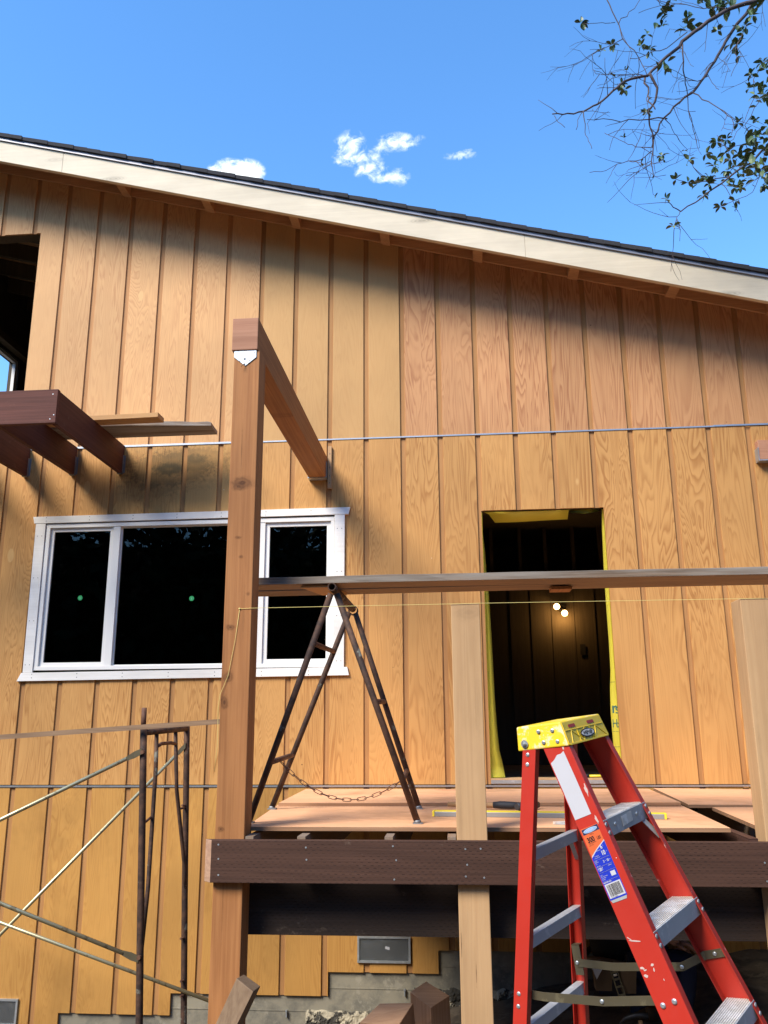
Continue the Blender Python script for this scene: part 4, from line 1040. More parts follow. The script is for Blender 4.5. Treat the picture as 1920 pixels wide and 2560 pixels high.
# spreaders
def spread(side, hs, h_r, h_f, bend):
    P = [LW(ur(h_r) + .025, vs(side, h_r, -.006 if side == 0 else .012), h_r), None, None, LW(uf(h_f) - .045, vs(side, h_f, -.006 if side == 0 else .010), h_f)]
    bm = NB()
    if side == 0:
        o = .034
        pts = [LW(ur(h_r) + .030, vs(0, h_r, o), h_r), LW(ur(h_r) + .085, vs(0, h_r, o + .004), h_r + .006), LW(-.02, vs(0, .8, o + .004), .800), LW(uf(h_f) - .06, vs(0, h_f, o), h_f)]
    else:
        o = .034
        pts = [LW(ur(h_r) + .028, vs(1, h_r, .034), h_r), LW(ur(h_r) + .16, vs(1, h_r, .034), h_r + .008), LW(uf(h_f) - .145, vs(1, h_f, .036), h_f + .036), LW(uf(h_f) - .075, vs(1, h_f, .006), h_f + .008), LW(uf(h_f) - .008, vs(1, h_f, .006), h_f - .004)]
    for a, b in zip(pts, pts[1:]): 
        d = (b - a).normalized() * .002
        bar(bm, a - d, b + d, .0028, .025, LW(0, 0, 0) - LW(0, 0, 1))
    bmesh.ops.recalc_face_normals(bm, faces=bm.faces[:])
    sp_ = obj('spreader', bm, M['spread'], lad)
    bm = NB(); nrm = LW(0, 0, 0) - LW(0, 1, 0)
    for a in ([pts[0], pts[2]] if side == 0 else [pts[0], pts[2], pts[1].lerp(pts[2], .45), pts[3].lerp(pts[4], .5)]): disc(bm, a + nrm.normalized() * .001, nrm, .0065, .005, 12, .5)
    islands('rivet', bm, M['galv'], sp_)
    return pts
spread(0, 0, .793, .783, 0); pf = spread(1, 0, .812, .772, 0)
bm = NB(); h = .775
for hh0, hh1 in ((.755, .852),):
    LB(bm, ur(.8) + .012, ur(.8) + .042, vs(1, .8, .028), vs(1, .8, .031), hh0, hh1); LB(bm, ur(.8) + .012, ur(.8) + .042, vs(1, .8, .031), vs(1, .8, .004), hh0, hh0 + .003)
bmesh.ops.recalc_face_normals(bm, faces=bm.faces[:])
obj('spreader_bracket', bm, M['spread'], lad)
# cap
ca, cb, ch, W0 = -.166, .000, .070, .3062
fl = .020
bm = NB()
top = [(ca + .004, .002), (cb, -.002), (cb, W0 + .002), (ca + .004, W0 - .002)]
bot = [(ca, -.0065), (cb + fl, -.0115), (cb + fl, W0 + .0115), (ca, W0 + .0065)]
hexa(bm, [LW(u, v, ch) for u, v in bot] + [LW(u, v, -.006) for u, v in top])
bmesh.ops.recalc_face_normals(bm, faces=bm.faces[:])
bm.normal_update(); _fd = (LW(1, 0, 0) - LW(0, 0, 0)).normalized()
for f in bm.faces:
    if f.normal.dot(_fd) > .7: f.material_index = 1
cap = obj('cap', bm, [M['cap_yellow'], M['cap_clean']], lad, bevel=.0045)
# front face frame of the cap
F00 = LW(cb + fl, -.0115, ch); F10 = LW(cb + fl, W0 + .0115, ch); F01 = LW(cb, -.002, -.006); F11 = LW(cb, W0 + .002, -.006)
fn = (F10 - F00).cross(F01 - F00).normalized()
if fn.dot(LW(1, 0, 0) - LW(0, 0, 0)) < 0: fn = -fn
def FP(s, t, o=0): return F00.lerp(F10, s).lerp(F01.lerp(F11, s), t) + fn * o
bm = NB()
def rib(a, b, w=.0045, o=.0022): bar(bm, FP(*a, o * .4), FP(*b, o * .4), w, o, fn)
rib((.04, .04), (.96, .04), .006); rib((.04, .60), (.96, .60), .003)
for a, b in (((.11, .06), (.17, .58)), ((.17, .58), (.38, .06)), ((.38, .06), (.47, .58)), ((.47, .58), (.66, .06)), ((.66, .06), (.76, .58)), ((.76, .58), (.95, .06)), ((.02, .04), (.02, .97)), ((.30, .06), (.30, .58)), ((.60, .06), (.60, .58))): rib(a, b, .0038)
bmesh.ops.recalc_face_normals(bm, faces=bm.faces[:])
obj('ribs', bm, M['cap_clean'], cap, bevel=.0008)
for s0, s1 in ((.14, .30), (.60, .77)):
    bm = NB(); pts = []
    for k in range(16):
        t = 2 * math.pi * k / 16; sx_ = .5 + (.42 if math.cos(t) > 0 else -.42); pts.append(FP(s0 + (s1 - s0) * (sx_ + math.cos(t) * .08), .76 + math.sin(t) * .07, .0006))
    slab(bm, pts, fn, .0006); bmesh.ops.recalc_face_normals(bm, faces=bm.faces[:])
    obj('slot', bm, M['fiber_in'], cap)
bm = NB(); fr_ = (F10 - F00).normalized(); fu_ = fn.cross(fr_); 
if fu_.z < 0: fu_ = -fu_
c = FP(.50, .34, .0028)
slab(bm, [c + fr_ * .054 * math.cos(2 * math.pi * k / 28) + fu_ * .0145 * math.sin(2 * math.pi * k / 28) for k in range(28)], fn, .0012); bmesh.ops.recalc_face_normals(bm, faces=bm.faces[:])
em = obj('emblem', bm, M['ink'], cap)
bm = NB(); c2 = c + fn * .0013
slab(bm, [c2 + fr_ * .047 * math.cos(2 * math.pi * k / 28) + fu_ * .0105 * math.sin(2 * math.pi * k / 28) for k in range(28)], fn, .0004); bmesh.ops.recalc_face_normals(bm, faces=bm.faces[:])
obj('emblem_plate', bm, M['tread'], em)
bm = NB(); text_bm(bm, 'WERNER', c2 + fn * .0005 - fu_ * .0055, fr_, fu_, .0165, .0004, align='CENTER', bold=.0006, squash=1.1); obj('emblem_lettering', bm, M['ink'], em)
# side face of the cap
sn = (LW(0, 0, 0) - LW(0, 1, 0)).normalized()
def SP(u, h): 
    t = (h + .006) / (ch + .006); return LW(u, -.002 - .0075 * t, h) + sn * .0015
for i, (px, py) in enumerate(((385, 420), (577, 397), (453, 572), (643, 547), (187, 578))):
    s = (px - 70) / 640.0; u = ca + (cb - ca) * s; h = [(.016), (.018), (.051), (.053), (.049)][i]
    if i in (0, 1): u += .004
    bm = NB()
    if i < 4: disc(bm, SP(u, h), sn, .0065, .003, 14, .5); obj('rivet', bm, M['screw'] if False else M['galv'], cap)
    else:
        disc(bm, SP(u, h), sn, .0125, .002, 20); disc(bm, SP(u, h) + sn * .002, sn, .0075, .006, 6); disc(bm, SP(u, h) + sn * .008, sn, .004, .003, 12); obj('bolt', bm, M['galv'], cap)
# rivets on the near rails
def webpoint(fu, a, h, o=0):
    return LW(fu(h) + a, vs(0, h, -o), h)
bm = NB()
for h, a in ((.084, .020), (.114, .020), (.783, .018), (.818, .018)): disc(bm, webpoint(ur, a, h), sn, .0065, .003, 14, .5)
islands('rivet', bm, M['galv'], FR[2])
# axes of the near front web for the labels
A0 = LW(uf(0) - LP['dw'], vs(0, 0), 0); B0 = LW(uf(1) - LP['dw'], vs(0, 1), 1); dd_ = (B0 - A0).normalized()
cc_ = LW(uf(0), vs(0, 0), 0) - A0; cc_ = (cc_ - dd_ * cc_.dot(dd_)).normalized(); nn_ = cc_.cross(-dd_).normalized()
if nn_.dot(sn) < 0: nn_ = -nn_
def RP(t, c, o=.0008): return A0 + dd_ * t + cc_ * c + nn_ * o
def lab(name, poly, mat, parent, o, th=.0003, label=None):
    bm = NB(); slab(bm, [RP(t, c, o) for t, c in poly], nn_, th); bmesh.ops.recalc_face_normals(bm, faces=bm.faces[:]); return obj(name, bm, mat, parent, label=label)
bm = NB()
for t, c in ((.836, .023), (.835, .060)): disc(bm, RP(t, c, 0), nn_, .0078, .005, 14, .5)
islands('rivet', bm, M['galv'], FR[0])
lab('paper_label', [(.125, .004), (.120, .020), (.110, .036), (.112, .050), (.108, .062), (.200, .0625), (.309, .061), (.307, .003), (.21, .0045)], M['paper'], FR[0], .0006, label='blank torn white label')
lb = lab('rating_label', [(.338, .005), (.340, .066), (.548, .062), (.548, .003)], M['orange'], FR[0], .0006, label='orange and blue rating label with a bar code')
def sub(name, poly, mat, o, th=.0002): lab(name, poly, mat, lb, o, th)
sub('logo_block', [(.341, .008), (.341, .065), (.357, .066), (.357, .008)], M['navy'], .0010)
def oval(t, c, a, b): return [(t + b * math.sin(2 * math.pi * k / 24), c + a * math.cos(2 * math.pi * k / 24)) for k in range(24)]
sub('logo_ring', oval(.349, .0365, .0245, .0066), M['paper'], .0013); sub('logo_oval', oval(.349, .0365, .0225, .0050), M['lblue'], .0016)
bp = [(.391, .065), (.398, .050), (.407, .031), (.420, .010), (.424, .0035), (.5475, .003), (.5475, .062)]
sub('white_edge', [(.388, .0655), (.396, .048), (.405, .029), (.418, .007), (.424, .0035), (.43, .004), (.43, .064)], M['paper'], .0010)
sub('blue_panel', bp, M['blue'], .0013)
sub('bar_code_panel', [(.503, .006), (.503, .060), (.543, .060), (.543, .006)], M['paper'], .0016)
sub('label_tail', [(.5477, .004), (.5477, .060), (.556, .056), (.5555, .008)], M['alu'], .0009)
def txt(bm, s, t, c, size, o=.0020, bold=0, squash=.8): text_bm(bm, s, RP(t, c, o), cc_, -dd_, size, .0002, squash=squash, bold=bold)
bm = NB()
txt(bm, 'WERNER', .3515, .021, .0072, .0019, .0002, .95)
txt(bm, '6', .409, .044, .0165, bold=.0006); txt(bm, "'", .409, .0535, .012); txt(bm, '10', .4265, .039, .0175, bold=.0006); txt(bm, "'", .4265, .0575, .012)
txt(bm, '3', .4465, .034, .0095, bold=.0003); txt(bm, 'FT', .4445, .040, .004); txt(bm, '10', .4465, .046, .0095, bold=.0003); txt(bm, 'IN', .4445, .056, .004)
txt(bm, '6206', .4645, .006, .0120, bold=.0004); txt(bm, 'LADDER SIZE', .4115, .026, .0033); txt(bm, 'MAXIMUM', .4245, .014, .0038); txt(bm, 'STANDING HEIGHT', .429, .010, .0030)
txt(bm, 'MARK II', .459, .044, .0042); txt(bm, 'MADE IN U.S.A.', .500, .006, .0052, bold=.0002)
for i in range(4): txt(bm, ('HIGHEST', 'STANDING', 'LEVEL', 'FIBERGLASS')[i], .437 + .0038 * i if i < 3 else .452, .006, .0034)
for i in range(4): txt(bm, ('SAFETY', 'SEE INSTRUCTIONS', 'ON LADDER', 'CAUTION')[i], .478 + .0042 * i, .006, .0034)
for t in (.4335, .4535, .4700, .4945):
    bar(bm, RP(t, .006, .0021), RP(t, .0605, .0021), .0003, .0006, nn_)
def lb_rect(bm, t0, t1, c0, c1, o=.0019): slab(bm, [RP(t0, c0, o), RP(t0, c1, o), RP(t1, c1, o), RP(t1, c0, o)], nn_, .0001)
lb_rect(bm, .4745, .4875, .041, .057); 
obj('white_lettering', bm, M['paper'], lb)
bm = NB(); txt(bm, '300', .3815, .013, .0205, .0012, .0007, .80); txt(bm, 'LBS', .3815, .046, .0125, .0012, .0002, .7); txt(bm, 'LOAD CAPACITY', .386, .014, .0042, .0012); txt(bm, 'TYPE 1A', .3625, .028, .0048, .0012); txt(bm, 'HEAVY DUTY', .391, .012, .0036, .0012)
rr = random.Random(5); c = .011
while c < .055:
    w = rr.choice((.0004, .0006, .0009, .0013)); lb_rect(bm, .5065, .5385, c, c + w, .0020); c += w + rr.choice((.0004, .0006, .0009))
txt(bm, '0 51751 00206 5', .5425, .012, .0042, .0020)
obj('black_lettering', bm, M['ink'], lb)
lab('price_sticker', [(.012, 0)], M['paper'], lb, 0) if False else None
# old sticker on the first step's front
h = LP['D1']; e = uf(h) + .0025
bm = NB(); P = [LW(e, v, hh) for v, hh in ((.110, h + .010), (.195, h + .006), (.196, h + .036), (.113, h + .040))]
slab(bm, P, LW(1, 0, 0) - LW(0, 0, 0), .0004); bmesh.ops.recalc_face_normals(bm, faces=bm.faces[:]); obj('worn_sticker', bm, M['tread'], lad)
bm = NB()
for v in (.055, .235): disc(bm, LW(e, v, h + .022), LW(1, 0, 0) - LW(0, 0, 0), .006, .003, 12, .5)
islands('rivet', bm, M['galv'], lad)
# pale paint splashes and chips on the rails
def chip(bm, fu, side, u, h, a, b, rot, o, seed):
    r_ = random.Random(seed); P = []
    for k in range(11):
        t = 2 * math.pi * k / 11; q = r_.uniform(.6, 1.25); x_ = a * math.cos(t) * q; y_ = b * math.sin(t) * q
        uu = u + x_ * math.cos(rot) - y_ * math.sin(rot); hh = h + x_ * math.sin(rot) + y_ * math.cos(rot)
        P.append(RP(hh, uu, .0005))
    slab(bm, P, nn_, .0002)
bm = NB()
for i, (c_, t_, a, b, ro) in enumerate(((.022, .665, .017, .0022, .35), (.010, .655, .008, .0015, .8), (.010, .735, .006, .004, .5), (.016, .742, .006, .002, 0), (.012, .757, .007, .005, .3), (.043, .735, .005, .003, .0), (.042, .748, .002, .006, .4), (.058, .778, .0015, .004, 0), (.070, .33, .004, .014, 0), (.079, .24, .005, .02, .1), (.066, .095, .003, .012, .1))): chip(bm, uf, 0, c_, t_, a, b, ro, 0, i)
bmesh.ops.recalc_face_normals(bm, faces=bm.faces[:])
islands('paint_splash', bm, M['splash'], FR[0])

# ------------------------------------------------------------------ oak tree reaching in at upper right
BR=[(0.03,0.006,[(3.11,-1.02,7.16),(2.79,-1.06,7.04),(2.62,-1.08,6.98),(2.42,-1.14,6.82),(2.24,-1.18,6.65),(2.14,-1.20,6.53),(2.03,-1.21,6.43),(1.91,-1.25,6.28),(1.73,-1.29,6.21),(1.63,-1.36,6.08),(1.51,-1.38,5.96),(1.40,-1.44,5.86),(1.28,-1.48,5.82),(1.17,-1.52,5.79)]),
(0.026,0.004,[(3.16,-0.92,7.59),(2.99,-0.90,7.41),(2.84,-0.93,7.14),(2.65,-0.96,6.87),(2.52,-0.98,6.65),(2.40,-1.04,6.44),(2.28,-1.06,6.27),(2.18,-1.07,6.19),(2.04,-1.09,6.04),(1.95,-1.10,5.88),(1.93,-1.13,5.74),(1.89,-1.20,5.58),(1.90,-1.19,5.48)]),
(0.007,0.003,[(2.27,-1.09,6.24),(2.35,-1.15,6.11),(2.43,-1.22,5.96),(2.47,-1.25,5.84),(2.42,-1.32,5.69)]),
(0.016,0.006,[(1.92,-1.27,6.28),(1.97,-1.25,6.17),(1.95,-1.23,6.07),(1.90,-1.21,6.01),(1.92,-1.14,5.95),(1.94,-1.13,5.88),(1.94,-1.08,5.80)]),
(0.012,0.006,[(1.91,-1.18,6.33),(1.90,-1.27,6.12),(1.87,-1.34,5.99),(1.90,-1.39,5.88)]),
(0.009,0.003,[(2.23,-1.10,6.67),(2.22,-1.08,6.46),(2.24,-1.03,6.38),(2.27,-0.96,6.29),(2.28,-0.97,6.02),(2.31,-0.93,5.91)]),
(0.007,0.004,[(1.64,-1.29,7.00),(1.68,-1.33,6.79),(1.72,-1.33,6.67),(1.73,-1.35,6.53),(1.80,-1.38,6.39),(1.84,-1.35,6.33),(1.86,-1.42,6.14)]),
(0.004,0.002,[(1.70,-1.30,6.72),(1.59,-1.37,6.66),(1.45,-1.39,6.64)]),
(0.005,0.003,[(1.72,-1.31,6.69),(1.83,-1.21,6.89),(1.96,-1.08,7.13)]),
(0.005,0.002,[(1.72,-1.41,6.47),(1.63,-1.43,6.41),(1.57,-1.44,6.37),(1.48,-1.52,6.26)]),
(0.006,0.002,[(1.38,-1.53,5.79),(1.38,-1.54,5.71),(1.38,-1.53,5.62),(1.39,-1.57,5.52),(1.40,-1.62,5.42)]),
(0.004,0.002,[(1.38,-1.51,5.80),(1.33,-1.57,5.69),(1.31,-1.60,5.59)]),
(0.003,0.002,[(1.18,-1.53,5.77),(1.20,-1.54,5.71),(1.24,-1.58,5.63)]),
(0.008,0.003,[(2.04,-1.17,5.97),(1.82,-1.25,5.91),(1.62,-1.31,5.88),(1.42,-1.43,5.80)]),
(0.006,0.002,[(1.90,-1.21,5.68),(1.82,-1.20,5.62),(1.68,-1.23,5.58),(1.55,-1.28,5.49),(1.44,-1.27,5.49)]),
(0.005,0.002,[(1.90,-1.19,5.60),(1.80,-1.23,5.51),(1.68,-1.31,5.42)]),
(0.005,0.002,[(1.92,-1.22,6.30),(1.79,-1.23,6.32),(1.61,-1.27,6.30),(1.54,-1.28,6.30),(1.52,-1.27,6.35)]),
(0.005,0.002,[(2.01,-1.21,5.94),(2.08,-1.13,5.91),(2.15,-1.03,5.89)]),
(0.005,0.002,[(1.89,-1.22,5.70),(1.81,-1.13,5.78),(1.74,-1.11,5.84),(1.65,-1.06,5.94),(1.62,-1.02,6.00)]),
(0.006,0.003,[(2.25,-1.17,6.71),(2.06,-1.27,6.49),(1.88,-1.35,6.37),(1.75,-1.43,6.28)]),
(0.006,0.002,[(2.41,-1.03,6.43),(2.31,-1.09,6.34),(2.21,-1.12,6.36),(2.18,-1.22,6.44)]),
(0.004,0.002,[(2.41,-1.03,6.45),(2.43,-1.05,6.35),(2.45,-1.11,6.24)]),
(0.006,0.002,[(2.59,-1.17,6.89),(2.38,-1.20,6.88),(2.20,-1.15,6.99),(2.04,-1.11,7.01),(1.93,-1.10,6.98)]),
(0.006,0.002,[(2.83,-0.97,7.10),(2.73,-1.03,6.84),(2.63,-1.06,6.65),(2.62,-1.08,6.49),(2.54,-1.13,6.33)]),
(0.018,0.004,[(3.07,-0.81,6.17),(2.97,-0.86,6.05),(2.85,-0.87,5.92),(2.70,-0.91,5.75),(2.51,-0.98,5.60),(2.36,-1.05,5.46),(2.26,-1.08,5.37),(2.08,-1.13,5.23),(2.02,-1.17,5.24),(1.97,-1.22,5.27)]),
(0.004,0.002,[(2.06,-1.18,5.20),(2.02,-1.22,5.12),(2.00,-1.23,5.07)]),
(0.007,0.002,[(2.51,-0.97,5.60),(2.33,-1.03,5.53),(2.17,-1.04,5.52),(2.07,-1.11,5.51)]),
(0.005,0.002,[(2.34,-0.98,5.56),(2.25,-1.04,5.61),(2.19,-1.08,5.68)]),
(0.006,0.002,[(2.67,-0.98,5.70),(2.69,-1.02,5.87),(2.62,-1.06,5.96),(2.74,-1.08,6.14),(2.82,-1.06,6.23),(2.91,-1.08,6.25)]),
(0.006,0.002,[(3.06,-0.97,6.63),(2.93,-1.02,6.55),(2.84,-1.02,6.53),(2.74,-1.02,6.38),(2.72,-1.05,6.20),(2.63,-1.05,6.01),(2.52,-1.08,5.83),(2.40,-1.09,5.76)]),
(0.006,0.002,[(2.73,-0.89,5.79),(2.64,-0.98,5.86),(2.52,-1.01,5.81),(2.41,-1.07,5.82)]),
(0.005,0.002,[(2.80,-0.93,5.85),(2.77,-0.92,5.70),(2.65,-0.97,5.46),(2.48,-1.04,5.35),(2.36,-1.13,5.26)]),
(0.007,0.003,[(3.01,-0.88,5.88),(2.85,-0.99,5.71),(2.75,-1.00,5.60),(2.63,-1.09,5.51)]),
]
CL=[(1.45,-1.32,6.72,0.049),(1.67,-1.27,6.55,0.038),(1.64,-1.03,6.72,0.017),(2.29,-1.06,6.89,0.068),(2.01,-0.98,6.89,0.034),(1.98,-0.89,6.87,0.038),(1.94,-1.24,6.51,0.041),(2.04,-1.35,6.71,0.057),(2.22,-0.89,7.21,0.038),(2.00,-1.34,6.24,0.053),(1.80,-0.91,6.51,0.030),(1.73,-1.29,6.14,0.038),(1.96,-0.94,6.21,0.032),(2.55,-0.96,6.90,0.038),(2.58,-0.91,7.21,0.075),(2.58,-1.07,7.02,0.066),(2.52,-0.91,7.24,0.057),(2.70,-1.25,6.74,0.049),(2.69,-1.01,6.79,0.060),(2.66,-1.19,6.70,0.047),(2.70,-0.90,6.81,0.045),(2.67,-0.96,6.65,0.038),(2.69,-1.11,6.35,0.041),(2.80,-1.09,6.47,0.049),(2.70,-1.34,6.19,0.041),(2.64,-1.33,6.01,0.057),(2.72,-1.05,6.20,0.053),(2.76,-1.11,6.17,0.041),(2.74,-0.92,6.39,0.034),(2.58,-1.05,5.99,0.030),(2.33,-1.28,5.67,0.038),(2.44,-1.17,5.77,0.019),(2.23,-0.97,5.76,0.049),(2.31,-1.09,5.72,0.041),(2.30,-1.34,5.46,0.053),(2.42,-0.93,5.72,0.038),(2.55,-0.94,5.85,0.045),(2.40,-1.31,5.50,0.041),(2.62,-1.08,5.79,0.057),(2.64,-1.16,5.78,0.047),(2.76,-0.96,5.99,0.053),(2.65,-1.19,5.89,0.034),(2.59,-1.23,5.62,0.068),(2.59,-1.11,5.65,0.047),(2.62,-0.87,5.71,0.068),(2.43,-1.30,5.45,0.041),(2.58,-1.29,5.41,0.057),(2.72,-1.04,5.56,0.041),(2.50,-0.91,5.61,0.045),(2.31,-1.09,5.51,0.045),(2.30,-1.13,5.44,0.038),(2.29,-0.92,5.59,0.041),(2.12,-0.96,5.61,0.030),(2.09,-1.32,5.33,0.024),(2.32,-0.91,5.50,0.041),(2.42,-1.25,5.32,0.038),(2.52,-1.20,5.38,0.053),(2.58,-0.93,5.53,0.038),(2.67,-1.14,5.40,0.038),(2.42,-0.95,5.37,0.024),(2.41,-1.27,5.20,0.023),(2.06,-0.91,5.48,0.038),(1.98,-1.26,5.04,0.036),(1.95,-1.27,5.59,0.026),(2.61,-1.10,5.58,0.053),(2.71,-1.18,5.74,0.053),(2.73,-1.08,5.67,0.047),(2.51,-0.90,5.70,0.034),(2.86,-0.99,5.96,0.094),(2.70,-1.35,5.52,0.094),(2.75,-1.19,5.46,0.075),(2.85,-1.08,6.17,0.075),(2.85,-1.11,6.99,0.057),(2.67,-0.99,7.18,0.075),(2.18,-1.11,7.07,0.038),(2.03,-1.31,6.65,0.034),]

tree = thing('oak_tree', 'live oak with sparse twiggy branches and small dark leaves at upper right', 'tree', (5.2, -1.2, .2))
bm = NB()
tube(bm, [(5.2, -1.2, .1), (5.25, -1.25, 1.6), (5.05, -1.15, 3.4), (4.75, -1.1, 5.0), (4.6, -1.05, 6.6), (4.3, -1.0, 7.9)], [.24, .2, .17, .14, .1, .05], 14)
obj('trunk', bm, M['bark'], tree, smooth=True)
bm = NB(); rr = random.Random(9)
def wig(a, b, n, amp):
    P = []
    for i in range(n + 1):
        t = i / n; p = a.lerp(b, t); w = amp * math.sin(math.pi * min(1, t * 1.0)) 
        P.append(p + Vector((rr.uniform(-1, 1), rr.uniform(-1, 1), rr.uniform(-1, 1))) * w)
    return P
def smooth_path(pts, amp, sub=3):
    out = [pts[0]]
    for a, b in zip(pts, pts[1:]):
        L_ = (b - a).length
        for i in range(1, sub + 1):
            p = a.lerp(b, i / sub)
            if i < sub: p = p + Vector((rr.uniform(-1, 1), rr.uniform(-1, 1), rr.uniform(-1, 1))) * amp * L_
            out.append(p)
    return out
twig_ends = []
paths = []
for bi, (r0, r1, pts) in enumerate(BR):
    P = smooth_path([Vector(p) for p in pts], .05)
    n = len(P); rad = [max(.0020, (r0 + (r1 - r0) * (i / (n - 1)) ** .7) * .68) for i in range(n)]
    tube(bm, P, rad, 7 if r0 > .01 else 5); paths.append((r0, P))
LIMB = []
for s, e in (((4.6, -1.05, 6.6), BR[0][2][0]), ((4.45, -1.02, 7.3), BR[1][2][0]), ((4.75, -1.1, 5.0), BR[24][2][0]), ((4.65, -1.1, 5.8), BR[28][2][-1]), ((4.6, -1.1, 6.2), BR[29][2][0]), ((4.8, -1.1, 4.7), BR[32][2][0])):
    r_e = next(b_[0] for b_ in BR if b_[2][0] == e or b_[2][-1] == e) * .68; P = smooth_path([Vector(s), Vector(s).lerp(Vector(e), .5) + Vector((0, 0, .10)), Vector(e)], .06, 5)
    tube(bm, P, [.045 * (1 - i / 10) ** 1.3 + r_e * (i / 10) for i in range(11)], 8); LIMB.append(P)
def twig(p, d, L_, r, lev):
    n = max(3, int(L_ / .05)); P = [p]; q = p.copy(); dd = d.copy()
    for i in range(n):
        dd = (dd + Vector((rr.uniform(-1, 1), rr.uniform(-1, 1), rr.uniform(-1, 1))) * .22).normalized(); q = q + dd * L_ / n; P.append(q.copy())
        if lev > 0 and rr.random() < .30:
            s = (dd + Vector((rr.uniform(-1, 1), rr.uniform(-1, 1), rr.uniform(-1, 1))) * 1.1).normalized(); twig(q, s, L_ * rr.uniform(.3, .6), r * .7, lev - 1)
    tube(bm, P, [r * (1 - .5 * i / n) for i in range(n + 1)], 4); twig_ends.append(q)
for P in LIMB:
    for i in range(2, len(P) - 1):
        for _ in range(2):
            s = Vector((rr.uniform(-.3, .8), rr.uniform(-1, 1), rr.uniform(-1, 1))).normalized(); L_ = rr.uniform(.2, .5)
            if P[i].x + s.x * L_ > 3.3: twig(P[i], s, L_, .004, 1); CL.append(tuple(P[i] + s * L_ * .9) + (.055,)); CL.append(tuple(P[i] + s * L_ * .55) + (.05,))
for bi, (r0, P) in enumerate(paths):
    if bi in (24, 25, 26, 27, 28, 29, 30, 31, 32): dens = .12
    elif bi in (0, 1, 3, 4, 13, 19, 22, 23): dens = .45
    elif bi in (7, 8, 10, 11, 12): dens = .0
    else: dens = .3
    for i in range(2, len(P) - 1):
        if rr.random() < dens:
            d = (P[i + 1] - P[i - 1]).normalized(); s = (d * .7 + Vector((rr.uniform(-1, 1), rr.uniform(-.6, .6), rr.uniform(-1.1, .8))) * 1.0).normalized()
            twig(P[i], s, rr.uniform(.12, .36), .0026, 1 if rr.random() < .75 else 0)
# tangle of fine twigs in the middle
for i in range(9):
    c_ = Vector((1.9 + rr.gauss(0, .14), -1.2 + rr.gauss(0, .12), 5.62 + rr.gauss(0, .17))); s = Vector((rr.uniform(-1, .4), rr.uniform(-.5, .5), rr.uniform(-.5, .6))).normalized()
    twig(c_, s, rr.uniform(.15, .36), .0022, 1)
obj('branches', bm, M['bark'], tree)
bm = NB()
def leaf(p, d, L_, w, up_):
    a = d.cross(up_)
    if a.length < .1: a = d.cross(Vector((1, 0, 0)))
    a.normalize(); n = a.cross(d)
    c0 = bm.verts.new(p); pts = []
    prof = ((.18, .55), (.42, 1.0), (.68, .85), (.88, .42))
    mid = [bm.verts.new(p + d * L_ * t + n * L_ * .10 * math.sin(t * 3)) for t, _ in prof]
    tip = bm.verts.new(p + d * L_ - n * L_ * .03)
    for sg in (-1, 1):
        ed = [bm.verts.new(p + d * L_ * t + a * sg * w * q * .5 + n * (L_ * .10 * math.sin(t * 3) + w * .14 * q)) for t, q in prof]
        seq = [(c0, ed[0], mid[0])] + [(mid[i], ed[i], ed[i + 1], mid[i + 1]) for i in range(3)] + [(mid[3], ed[3], tip)]
        for f in seq: bm.faces.new(f if sg > 0 else f[::-1])
for x, y, z, r in CL:
    c_ = Vector((x, y, z)); n = int(rr.uniform(6, 10)) if r < .06 else int(7 + r * 90)
    for i in range(n):
        d = Vector((rr.gauss(0, 1), rr.gauss(0, 1), rr.gauss(0, .9))).normalized()
        L_ = min(.09, max(.05, r * rr.uniform(1.05, 1.5))); o = Vector((0, 0, 0)) if r < .05 else Vector((rr.gauss(0, 1), rr.gauss(0, 1), rr.gauss(0, 1))) * r * .45
        leaf(c_ + o + d * .004, d, L_, L_ * rr.uniform(.42, .56), Vector((rr.uniform(-.5, .5), rr.uniform(-.5, .5), 1)).normalized())
for e in twig_ends:
    if rr.random() < .10:
        for i in range(rr.randint(1, 3)): leaf(e, Vector((rr.gauss(0, 1), rr.gauss(0, 1), rr.gauss(0, 1))).normalized(), rr.uniform(.018, .04), .014, Vector((0, 0, 1)))
obj('foliage', bm, M['leaf'], tree)

# ------------------------------------------------------------------ person crouching under the deck
per = thing('person', 'person in dark jacket and blue jeans crouching in the shade under the deck', 'person', (1.30, -1.2, .02))
def skin(name, J, E, mat, root=0, sub=2):
    me = bpy.data.meshes.new(name); org = W[per]
    me.from_pydata([tuple(Vector(p) - org) for p, r in J], E, []); o = bpy.data.objects.new(name, me); COL.objects.link(o); o.parent = per; me.materials.append(mat)
    md = o.modifiers.new('skin', 'SKIN'); md.use_smooth_shade = True
    for i, (p, r) in enumerate(J): me.skin_vertices[0].data[i].radius = r if isinstance(r, tuple) else (r, r)
    for i in range(len(J)): me.skin_vertices[0].data[i].use_root = (i == root)
    s_ = o.modifiers.new('sub', 'SUBSURF'); s_.levels = sub; s_.render_levels = sub
    W[o] = org; return o
